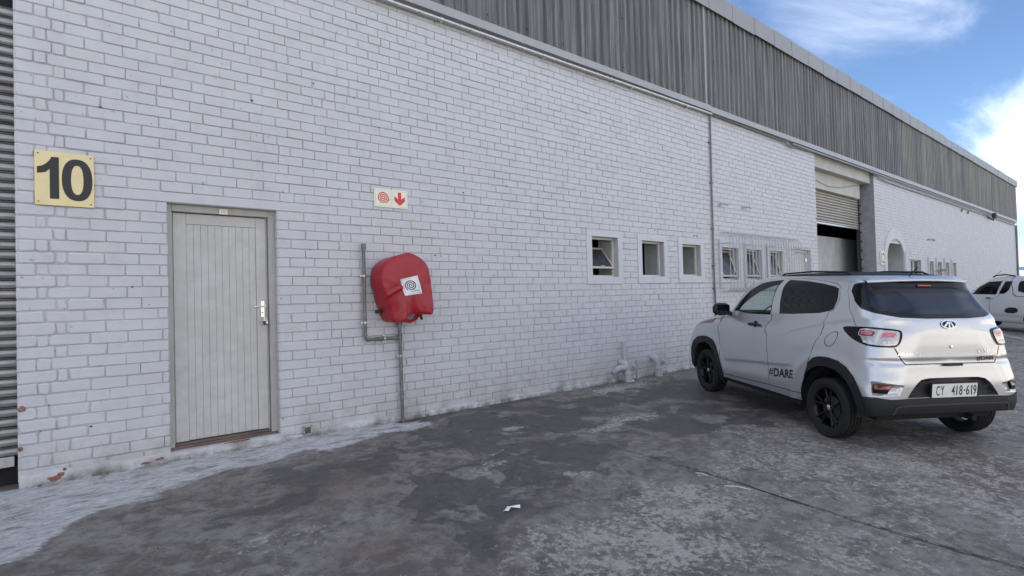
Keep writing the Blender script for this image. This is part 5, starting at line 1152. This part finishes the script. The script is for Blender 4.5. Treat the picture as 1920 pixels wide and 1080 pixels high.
doorbot = [ub(.677, .334), ub(.2, .350), ub(-.296, .368), ub(-.65, .373), ub(-.845, .376)]
sf = T_('seam_f'); sb = T_('seam_b'); sr = T_('seam_r'); A0 = (4.05, 1.20)
top_f = [(3.00, 1.468), (3.4, 1.455), (3.66, 1.43), (3.86, 1.35), (3.965, 1.22), (4.01, 1.08), (4.0, .96)]
fdoor = sf+doorbot[:3][0:3]+sb[::-1]+[(2.86, 1.20), (2.95, 1.38)]+top_f
rdoor = sb+doorbot[2:]+sr[::-1][0:]+[(1.32, 1.095), (1.20, 1.21), (1.16, 1.35), (1.28, 1.39), (1.65, 1.425), (2.2, 1.455), (2.85, 1.470), (3.0, 1.468), (2.95, 1.38), (2.86, 1.20)]
rdoor = [p for i, p in enumerate(rdoor) if i == 0 or math.hypot(p[0]-rdoor[i-1][0], p[1]-rdoor[i-1][1]) > .004]
bum_top = ab(T_('tg_low'))[:4]; tgl = [(.273, .613), (.342, .654), (.469, .759)]
KP.reg('bumper', [(0, .16), (0, .613), (.09, .613)]+tgl+[(.60, .765), (.72, .772), (.80, .70), (.845, .60), (.84, .50), (.80, .38), (.77, .28), (.755, .16)])
KP.reg('tailgate', [(0, .613), (.09, .613)]+tgl+[(.60, .83), (.90, .93), (.945, .955), (.975, .98), (1.035, 1.108), (1.02, 1.30), (.98, 1.41), (.85, 1.445), (0, 1.470)])
KP.reg('fdoor', fdoor); KP.reg('rdoor', rdoor)
fo = [(3.86, 1.00), (3.90, 1.12), (3.86, 1.21), (3.76, 1.318), (3.60, 1.395), (3.35, 1.422), (3.05, 1.436), (2.97, 1.432), (2.86, 1.25), (2.665, .990), (3.2, .975)]
fi = [(3.62, 1.010), (3.65, 1.07), (3.57, 1.17), (3.41, 1.265), (3.21, 1.33), (3.04, 1.358), (2.96, 1.368), (2.88, 1.25), (2.70, 1.015), (3.2, 1.0)]
KP.reg('winframe_f', fo, .001); KP.reg('glass_f', fi, -.004)
ro = [(2.80, 1.440), (2.196, 1.424), (1.65, 1.390), (1.298, 1.358), (1.195, 1.335), (1.24, 1.207), (1.318, 1.106), (1.40, 1.086), (1.581, 1.056), (2.15, 1.021), (2.46, 1.010), (2.62, 1.20)]
KP.reg('tint_r', ro, .001)
KP.reg('rearglass', [(0, 1.036), (.215, 1.036), (.478, 1.046), (.713, 1.086), (.869, 1.131), (.93, 1.20), (.95, 1.307), (.90, 1.385), (.771, 1.405), (.615, 1.42), (0, 1.43)], .0)
KP.reg('rearclear', [(0, 1.075), (.30, 1.08), (.52, 1.095), (.67, 1.12), (.74, 1.17), (.70, 1.25), (.55, 1.285), (0, 1.295)], .001)
KP.reg('windshield', [(4.10, 1.0), (SH.U, .97), (SH.U, 1.45), (4.25, 1.45), (4.12, 1.34)], .001)
lamp = smooth_poly(ab(T_('lamp')), 1); KP.reg('lamp_case', lamp, .004)
lens = smooth_poly([(.885, .913), (.865, .938), (.72, .932), (.50, .917), (.468, .895), (.455, .80), (.49, .778), (.71, .783), (.78, .804), (.83, .86)], 1); KP.reg('lens', lens, .010)
KP.reg('bum_black', [(0, .10), (0, .310), (.146, .308), (.36, .300), (.566, .315), (.722, .312), (.775, .308), (.76, .10)], .006)
rec = [(0, .315), (0, .488), (.05, .486), (.085, .474), (.105, .44), (.135, .38), (.172, .312)]
KP.reg('recess', rec, .0, -.035, .02)
KP.reg('fogslot', [(.26, .335), (.215, .43), (.60, .462), (.655, .458), (.64, .33), (.56, .322)], .0, -.022, .02)
KP.reg('fog', [(.345, .435), (.62, .438), (.615, .352), (.42, .350)], -.006)
KP.reg('skid', [(0, .255), (.25, .250), (.31, .235), (.36, .165), (.325, .165), (.285, .225), (.24, .236), (0, .240)], .012)
def arch(cx, hw, top, zc=.31, a0=-25, a1=205, sq=2.2, n=28):
    P = []
    for k in range(n+1):
        a = R(a0+(a1-a0)*k/n); c_, s_ = math.cos(a), math.sin(a); P.append((cx+math.copysign(abs(c_)**(2/sq), c_)*hw, zc+math.copysign(abs(s_)**(2/sq), s_)*(top-zc)))
    return P
ra_o = [ub(x, max(z, .205)) for x, z in [(-.82, .21), (-.84, .34)]+[(-.877, .478), (-.93, .62), (-.98, .72), (-1.05, .78), (-1.137, .805), (-1.25, .808), (-1.37, .79), (-1.46, .745), (-1.54, .674), (-1.60, .583), (-1.635, .50), (-1.645, .42), (-1.64, .34), (-1.63, .21)]]
fa_o = [ub(x, z) for x, z in [(.69, .21), (.70, .34), (.755, .453), (.80, .573), (.86, .69), (.955, .76), (1.10, .785), (1.25, .782), (1.40, .755), (1.52, .69), (1.585, .60), (1.62, .50), (1.64, .40), (1.65, .21)]]
ra_i = [ub(x, z) for x, z in arch(-1.1925-.02, .372, .715, .29, -22, 202)]; fa_i = [ub(x, z) for x, z in arch(1.1925, .365, .70, .29, -22, 202)]
KP.reg('clad_r', ra_o, .010); KP.reg('clad_f', fa_o, .010)
KP.reg('hole', ra_i+[(ra_i[-1][0], 0), (ra_i[0][0], 0)]); KP.reg('hole', fa_i+[(fa_i[-1][0], 0), (fa_i[0][0], 0)])
sill_z = [(-.84, .300), (-.15, .300), (.70, .292)]
KP.reg('hole', [ub(x, z) for x, z in sill_z]+[(ub(.70, .21)[0], 0), (ub(-.84, .21)[0], 0)])
KP.reg('hole', [(0, 0), (0, .165), (.20, .168), (.60, .150), (.76, .150), (.76, 0)])
gw = .0065
KP.reg('gap', strip(sf+[doorbot[0]], gw), -.006); KP.reg('gap', strip(doorbot, .008), -.008); KP.reg('gap', strip([(2.70, 1.0)]+sb, gw), -.006)
KP.reg('gap', strip([(1.395, 1.088)]+sr[1:]+[doorbot[-1]], gw), -.006); KP.reg('gap', strip([(1.39, 1.082), (1.315, 1.095), (1.20, 1.21), (1.16, 1.35), (1.28, 1.39), (1.65, 1.425), (2.2, 1.455), (2.85, 1.470), (3.4, 1.455), (3.66, 1.43), (3.86, 1.35), (3.965, 1.22)], gw), -.006)
KP.reg('gap', strip([(0, .613), (.09, .613)]+tgl, .009), -.010); KP.reg('gap', strip([(.945, .955), (.975, .98), (1.035, 1.108), (1.02, 1.30), (.98, 1.41)], gw), -.008)
KP.reg('gap', strip([(3.80, .872), (3.95, .92), (4.05, .97)], .006), -.006)
KP.reg('roofblk', [(0, 1.535), (SH.U, 1.535), (SH.U, SH.T-.012), (0, SH.T-.012)], .001)
KP.reg('headlamp', [(3.62, .80), (3.80, .865), (4.0, .80), (4.25, .74), (4.10, .70), (3.9, .76)], .003)
KP.build()
CAR = empty('parked_car'); tag(CAR, 'silver hatchback with black wheel arch cladding parked nose towards the brick wall', 'car')
psi = 1.02777; ex_ = Vector((math.cos(psi), math.sin(psi), SLOPE*math.sin(psi))); ey_ = Vector((-math.sin(psi), math.cos(psi), SLOPE*math.cos(psi))); ez_ = Vector((0, -SLOPE, 1)).normalized()
CAR.matrix_world = Matrix(((ex_.x, ey_.x, ez_.x, 7.344), (ex_.y, ey_.y, ez_.y, -2.769), (ex_.z, ey_.z, ez_.z, SLOPE*-2.769), (0, 0, 0, 1)))
KP.emit('body', ['base'], 'silver', CAR)
M['matteroof'] = mat('matte_black_roof', (.008,.008,.010), .5, coords='obj', spec=.15)
KP.emit('roof_panel', ['roofblk'], 'matteroof', CAR)
for s in (1, -1):
    d = KP.emit('door', ['fdoor'], 'silver', CAR, (s,)); d['label'] = 'front door'; KP.emit('window_trim', ['winframe_f'], 'gloss', d, (s,)); KP.emit('window_glass', ['glass_f'], 'carglass', d, (s,))
    h_ = MB(); c_ = SH.pos(np.array([2.56]), np.array([.845]), np.array([0.]))[0]; x, z = .0, 1.045
    yy = SH.pos(*[np.array([q]) for q in SH.S(0.0, 1.04)], np.array([0.]))[0][1]
    h_.tube([(-.115, (yy+.004)*s, 1.035), (-.08, (yy+.035)*s, 1.04), (0, (yy+.042)*s, 1.043), (.08, (yy+.035)*s, 1.04), (.115, (yy+.004)*s, 1.03)], .016, 8, rs=[.010, .018, .019, .018, .010]); h_.lathe([(0, .012), (.035, .008), (.045, 0)], (0, yy*s, 1.04), (0, s, 0), 18)
    h_.obj('handle', M['plastic'], d, smooth=True)
    d = KP.emit('door', ['rdoor'], 'silver', CAR, (s,)); d['label'] = 'rear door with tinted window'; KP.emit('window_glass', ['tint_r'], 'tint', d, (s,))
    L_ = KP.emit('tail_lamp', ['lamp_case'], 'gloss', CAR, (s,)); KP.emit('lens', ['lens'], 'lens', L_, (s,))
    for (P, o_, mt_) in (([(.875, .925), (.700, .922), (.690, .905), (.690, .865), (.72, .852), (.845, .858), (.87, .88)], .013, 'lens'), ([(.862, .918), (.712, .915), (.705, .872), (.73, .862), (.838, .868), (.858, .885)], .016, 'redlens2'), ([(.848, .911), (.728, .908), (.724, .878), (.74, .871), (.828, .876), (.846, .888)], .020, 'redlens'), ([(.83, .903), (.75, .901), (.748, .884), (.815, .884)], .023, 'lens' if 0 else 'redlens'),
                        ([(.655, .918), (.505, .908), (.485, .895), (.490, .852), (.52, .842), (.64, .848), (.655, .87)], .013, 'lens'), ([(.64, .908), (.52, .900), (.505, .892), (.508, .862), (.53, .853), (.63, .858), (.642, .872)], .016, 'redlens'), ([(.62, .895), (.535, .888), (.535, .870), (.615, .872)], .020, 'redlens')):
        P2 = densify(smooth_poly(P, 1), .02); n = len(P2); c2 = np.mean(P2, 0); m = MB(); vs = []
        for q, of in [(p, .008) for p in P2]+[(p, o_) for p in P2]+[(tuple(c2), o_+.002)]:
            p3 = SH.pos(np.array([q[0]]), np.array([q[1]]), np.array([of]))[0]; vs.append((p3[0], p3[1]*s, p3[2]))
        m.add(vs, [(k, (k+1) % n, n+(k+1) % n, n+k) for k in range(n)]+[(n+k, n+(k+1) % n, 2*n) for k in range(n)]); m.obj('lamp_insert', M[mt_], L_, smooth=True)
    for a, b in ((.78, .70), (.61, .575), (.56, .50)):
        m = MB(); vs = []
        for (u_, t_) in ((a, .800), (b, .800), (b, .818), (a, .818)): p3 = SH.pos(np.array([u_]), np.array([t_]), np.array([.012]))[0]; vs.append((p3[0], p3[1]*s, p3[2]))
        m.add(vs, [(0, 1, 2, 3)]); m.obj('reversing_lens', M['platewhite'], L_, fix=False)
    KP.emit('headlamp', ['headlamp'], 'orange', CAR, (s,))
    # mirror
    m = MB(); bm_ = bmesh.new(); bmesh.ops.create_uvsphere(bm_, u_segments=20, v_segments=14, radius=1)
    for v in bm_.verts:
        p = v.co; p.x = math.copysign(abs(p.x)**.8, p.x)*(.065 if p.x > 0 else .05); p.y = math.copysign(abs(p.y)**.75, p.y)*.115; p.z = math.copysign(abs(p.z)**.72, p.z)*.082
    me = bpy.data.meshes.new('mirror'); bm_.to_mesh(me); bm_.free(); me.polygons.foreach_set('use_smooth', [True]*len(me.polygons)); o = link('mirror', me, M['plastic'], CAR); o.location = (.60, s*.945, 1.195)
    MB().tube([(.62, s*.80, 1.135), (.60, s*.88, 1.15)], .03, 8).obj('mirror_foot', M['plastic'], o, smooth=True).location = (-.60, -s*.945, -1.195)
    g_ = MB().box(-.056, -.050, -.085, .085, -.06, .06, .002).obj('mirror_glass', M['tint'], o)
    w_ = wheel(CAR, 1.1925, s*.745, .298, .19, True, s); w_ = wheel(CAR, -1.1925, s*.745, .298, .19, False, s)
    # wheel wells
    for cx in (-1.21, 1.19):
        m = MB(); K_ = 22; vs = []
        for k in range(K_+1):
            a = math.pi*k/K_; vs += [(cx+.385*math.cos(a), s*.825, .30+.40*math.sin(a)), (cx+.385*math.cos(a), s*.50, .30+.40*math.sin(a)), (cx, s*.50, .30)]
        m.add(vs, [(3*k, 3*k+1, 3*k+4, 3*k+3) for k in range(K_)]+[(3*k+1, 3*k+2, 3*k+4) for k in range(K_)]); m.obj('wheel_well', M['seam'], CAR, smooth=True)
    # roof rails
    m = MB(); m.tube([(.05, s*.47, 1.61), (-.02, s*.465, 1.648), (-.5, s*.46, 1.668), (-1.0, s*.455, 1.655), (-1.12, s*.45, 1.61)], .010, 8); m.obj('roof_rail', M['plastic'], CAR, smooth=True)
[KP.emit('wheel_arch_trim', [c_], 'plastic', CAR, (s,)) for c_ in ('clad_r', 'clad_f') for s in (1, -1)]
KP.emit('panel_gap', ['gap'], 'seam', CAR)
TG = KP.emit('tailgate', ['tailgate'], 'silver', CAR); KP.emit('rear_window', ['rearglass'], 'gloss', TG); KP.emit('window_glass', ['rearclear'], 'rearglass', TG)
KP.emit('windshield', ['windshield'], 'carglass', CAR)
BM = KP.emit('rear_bumper', ['bumper', 'fogslot'], 'silver', CAR); KP.emit('lower_bumper', ['bum_black', 'recess'], 'plastic', BM); KP.emit('skid_trim', ['skid'], 'plastic2', BM)
for s in (1, -1):
    KP.emit('reflector_case', ['fog'], 'gloss', BM, (s,), extra=.004)
    P2 = [(.365, .428), (.60, .430), (.597, .392), (.40, .390)]; m = MB(); vs = []
    for u_, t_ in densify(P2, .05): p3 = SH.pos(np.array([u_]), np.array([t_]), np.array([.002]))[0]; vs.append((p3[0], p3[1]*s, p3[2]))
    n = len(vs); vs.append(tuple(np.mean(vs, 0))); m.add(vs, [(k, (k+1) % n, n) for k in range(n)]); m.obj('reflector', M['redlens2'], BM, fix=False)
# spoiler lip over the rear window
m = MB(); ys = np.linspace(-.56, .56, 25); vs = []
for y in ys:
    f = abs(y)/.56; xe = -1.475+.075*f**2.5; zt = 1.585-.018*f**2
    vs += [(xe+.26, y, zt+.028-.03*f**4), (xe+.03, y, zt+.006), (xe, y, zt-.008), (xe-.002, y, zt-.024), (xe+.05, y, zt-.040), (xe+.10, y, zt-.035)]
m.add(vs, [(i*6+k, (i+1)*6+k, (i+1)*6+k+1, i*6+k+1) for i in range(24) for k in range(5)]); m.mi = [0]*len(m.f)
o = m.obj('spoiler', [M['silver'], M['gloss']], TG, smooth='all', fix=False)
for k, p_ in enumerate(o.data.polygons): p_.material_index = 1 if k % 5 >= 3 else 0
m = MB(); m.box(-1.475, -1.44, -.075, .075, 1.508, 1.528, .004); m.obj('brake_lamp', M['redlens2'], TG)
MB().tube([(-1.30, 0, 1.61), (-1.40, 0, 1.70)], .006, 6).obj('antenna', M['plastic'], CAR)
# emblem: chrome oval ring, black field, three chrome strokes
def rear_pt(y, z, off):
    u_, t_ = SH.R(abs(y), z); p = SH.pos(np.array([u_]), np.array([t_]), np.array([off]))[0]; return (p[0], p[1]*(1 if y >= 0 else -1), p[2])
LZ = 1.160; E_ = empty('emblem'); E_.parent = TG
def rear_poly(P, off, mt_, nm, par): m = MB(); vs = [rear_pt(a, LZ+b, off) for a, b in P]; m.add(vs, [tuple(t) for t in geometry.tessellate_polygon([[Vector((a, b, 0)) for a, b in P]])]); return m.obj(nm, M[mt_], par, fix=False)
el = lambda rx, rz, n=32: [(rx*math.cos(2*math.pi*k/n), rz*math.sin(2*math.pi*k/n)) for k in range(n)]
rear_poly(el(.083, .040), .008, 'chrome', 'ring', E_); rear_poly(el(.071, .031), .010, 'gloss', 'field', E_)
rear_poly([(.008, .027), (.060, -.016), (.044, -.023), (.004, .012)], .012, 'chrome', 'stroke', E_); rear_poly([(-.002, .029), (.014, -.030), (-.004, -.031), (-.010, .022)], .012, 'chrome', 'stroke', E_); rear_poly([(-.014, .028), (-.030, -.028), (-.048, -.022), (-.024, .022)], .012, 'chrome', 'stroke', E_)
# lettering
surf_text(SH, '#', 2.078, .286, -.078, .006, 1, .088, .0015, 'black', 'side_lettering', CAR, offset=.022)
surf_text(SH, 'DARE', 1.990, .290, -.350, .030, 1, .096, .0015, 'black', 'side_lettering', CAR, offset=.045, space=1.0)
surf_text(SH, '#DARE', -.110, .628, -.195, .006, 1, .044, .003, 'black', 'rear_lettering', TG, offset=.012, font_shear=.2)
surf_text(SH, 'Mahindra', .402, .690, -.225, .0, 1, .032, .004, 'chrome', 'badge_lettering', TG, offset=.012)
surf_text(SH, 'KUV100', -.160, .695, -.200, .0, 1, .042, .004, 'chrome', 'badge_lettering', TG, offset=.015)
surf_text(SH, 'NXT', -.335, .662, -.08, .006, 1, .022, .004, 'chrome', 'badge_lettering', TG, offset=.01)
k_ = MB(); k_.lathe([(0, .014), (.012, .012), (.016, 0)], rear_pt(0, .957, 0), (-1, 0, .1), 16); k_.obj('wiper_cap', M['chrome'], TG, smooth=True)
MB().box(-1.80, -1.755, -.09, .09, .785, .803, .004).obj('tailgate_handle', M['plastic'], TG)
# number plate
NP = empty('registration_plate', (-1.795, 0, .563)); NP.parent = CAR; NP.rotation_euler = (0, R(-3), 0)
MB().box(-.006, .008, -.242, .242, -.066, .066, .004).obj('plate', M['platewhite'], NP)
for ch, x0_ in zip('CY418-619', (.014, .062, .175, .226, .256, .303, .329, .382, .404)):
    h_ = .012 if ch == '-' else .090; w2_ = .018 if ch == '-' else .012 if ch == '1' else .036
    Vt, Ft = fit_text(ch, w2_, h_, offset=.012 if ch != '1' else 0); zb = -.006 if ch == '-' else -.045
    MB().add([(-.0075, .2125-x0_-x, z+zb) for x, z in Vt], Ft).obj('character', M['platetxt'], NP, fix=False)
m = MB()
for (a, b, c_, d_) in ((-.25, .25, .064, .072), (-.25, .25, -.072, -.064), (-.25, -.242, -.064, .064), (.242, .25, -.064, .064)): m.box(-.009, .010, a, b, c_, d_, .001)
m.obj('plate_frame', M['plastic'], NP)
# fuel flap
c0 = SH.S(-1.241, .992); m = MB(); vs = []; n = 36
for r_ in (.068, .0745):
    for k in range(n): a = 2*math.pi*k/n; p3 = SH.pos(np.array([c0[0]+r_*math.cos(a)]), np.array([c0[1]+r_*1.08*math.sin(a)]), np.array([.0012]))[0]; vs.append(tuple(p3))
m.add(vs, [(k, (k+1) % n, n+(k+1) % n, n+k) for k in range(n)]); m.obj('fuel_flap', M['seam'], CAR, fix=False)
# under body, axle, cabin
m = MB(); m.box(-1.60, 1.7, -.62, .62, .26, .36); m.box(-.78, .78, -.81, .81, .24, .40); m.box(-1.25, -1.12, -.68, .68, .22, .32, .02); m.tube([(-1.3, -.35, .28), (-1.68, -.35, .27)], .03, 10); m.obj('underbody', M['seam'], CAR)
m = MB(); m.box(-1.3, .9, -.66, .66, .45, .50)
for y in (-.36, .36):
    m.box(-.15, .35, y-.22, y+.22, .55, .72, .05); m.box(-.02, .12, y-.23, y+.23, .62, 1.22, .05); m.box(.0, .09, y-.11, y+.11, 1.21, 1.42, .03)
m.box(-1.05, -.85, -.58, .58, .6, 1.14, .05); m.box(.45, .85, -.66, .66, .75, 1.15, .06); m.obj('seats', M['cabin'], CAR)
m = MB(); m.lathe([(.17, -.012), (.185, 0), (.17, .012), (.16, 0), (.17, -.012)], (.36, .36, 1.10), (.9, 0, .35), 28); m.obj('steering_wheel', M['cabin'], CAR, smooth=True)

# ---- the white pickup
LEV2 = [(.30, .78, -1.95, 2.15, .6), (.42, .82, -2.0, 2.22, .5), (.60, .835, -2.0, 2.25, .5), (.80, .83, -2.0, 2.22, .5), (.98, .815, -1.98, 1.9, .6), (1.06, .80, -1.98, 1.30, .7), (1.14, .785, -1.97, 1.05, .8), (1.30, .745, -1.95, .80, .7), (1.45, .70, -1.92, .58, .6), (1.58, .655, -1.89, .36, .5), (1.66, .60, -1.85, .12, .5), (1.70, .48, -1.6, -.2, .7), (1.715, .3, -1.4, -.3, 1.), (1.72, .05, -1., -.5, 1.)]
SP = Shell(LEV2, [(-1,0),(-1,.3),(-1,.6),(-.995,.82),(-.97,.94),(-.93,.985),(-.8,1),(-.4,1),(0,1),(.4,.995),(.65,.97),(.8,.92),(.9,.82),(.96,.62),(.99,.35),(1,0)])
def pbump(P):
    x, z = P[..., 0], P[..., 2]; return -.012*sst(.50-z, 0, .03)*(1-sst(.42-z, 0, .04))*(x > -1.0)+.010*np.exp(-((np.hypot(x+1.36, z-.33)-.44)/.05)**2)
SP.bump = pbump; PP = Panel(SP, .07); q = lambda *P: [SP.S(*p) for p in P]
PP.reg('door', q((-.05, .38), (.95, .36), (1.0, 1.05), (.84, 1.16), (.60, 1.42), (.20, 1.60), (-.30, 1.64), (-.18, 1.05), (-.06, .98)))
PP.reg('glass', q((-.13, 1.12), (.72, 1.12), (.52, 1.36), (.22, 1.52), (-.25, 1.55)), .001); PP.reg('tint', q((-.22, 1.14), (-.40, 1.16), (-.52, 1.28), (-.56, 1.54), (-.34, 1.54)), .001)
PP.reg('tint', smooth_poly(q((-.82, 1.18), (-1.75, 1.18), (-1.75, 1.58), (-.80, 1.58), (-.76, 1.4)), 1), .001)
PP.reg('vent', smooth_poly(q((-.42, .57), (-.84, .57), (-.88, .74), (-.52, .75)), 1), .003)
pi_ = q(*arch(-1.36, .36, .72, .30, -20, 200)); pf_ = q(*arch(1.36, .36, .72, .30, -20, 200))
PP.reg('hole', pi_+[(pi_[-1][0], 0), (pi_[0][0], 0)]); PP.reg('hole', pf_+[(pf_[-1][0], 0), (pf_[0][0], 0)])
PP.reg('gap', strip(q((-.30, 1.64), (-.18, 1.05), (-.06, .98), (-.05, .38), (.95, .36)), .010), -.006)
PP.reg('gap', strip(q((-.60, 1.68), (-.62, 1.30), (-.66, 1.16), (-.76, 1.09), (-1.0, 1.08), (-1.9, 1.08)), .018), -.006)
PP.build()
PK = empty('parked_pickup'); tag(PK, 'white small pickup with canopy parked beyond the silver car at the right edge', 'pickup truck')
ps2 = R(56); ex_ = Vector((math.cos(ps2), math.sin(ps2), SLOPE*math.sin(ps2))); ey_ = Vector((-math.sin(ps2), math.cos(ps2), SLOPE*math.cos(ps2)))
PKX, PKY = 23.6, -2.3
PK.matrix_world = Matrix(((ex_.x, ey_.x, ez_.x, PKX), (ex_.y, ey_.y, ez_.y, PKY), (ex_.z, ey_.z, ez_.z, SLOPE*PKY), (0, 0, 0, 1)))
PP.emit('body', ['base'], 'carwhite', PK)
for s in (1, -1):
    d = PP.emit('door', ['door'], 'carwhite', PK, (s,)); PP.emit('window_glass', ['glass'], 'tint', d, (s,)); h_ = MB(); h_.tube([(-.02, s*.835, 1.01), (.06, s*.86, 1.015), (.16, s*.835, 1.01)], .018, 8, rs=[.012, .02, .012]); h_.obj('handle', M['plastic'], d, smooth=True)
    m = MB(); m.tube([(.15, s*.58, 1.67), (.05, s*.58, 1.72), (-.25, s*.58, 1.745), (-.55, s*.58, 1.70)], .02, 8); m.obj('roof_rail', M['plastic'], PK, smooth=True)
    wheel(PK, -1.36, s*.72, .31, .18, False, s); wheel(PK, 1.36, s*.72, .31, .18, True, s)
    for cx in (-1.36, 1.36):
        m = MB(); K_ = 16; vs = []
        for k in range(K_+1):
            a = math.pi*k/K_; vs += [(cx+.38*math.cos(a), s*.79, .32+.40*math.sin(a)), (cx+.38*math.cos(a), s*.46, .32+.40*math.sin(a)), (cx, s*.46, .32)]
        m.add(vs, [(3*k, 3*k+1, 3*k+4, 3*k+3) for k in range(K_)]+[(3*k+1, 3*k+2, 3*k+4) for k in range(K_)]); m.obj('wheel_well', M['seam'], PK)
PP.emit('side_window', ['tint'], 'tint', PK); PP.emit('side_vent', ['vent'], 'plastic', PK); PP.emit('panel_gap', ['gap'], 'seam', PK)
m = MB(); m.box(-1.9, 2.1, -.7, .7, .28, .36); m.obj('underbody', M['seam'], PK)
MB().tube([(.3, .45, 1.66), (.0, .47, 1.86)], .006, 6).obj('antenna', M['plastic'], PK)
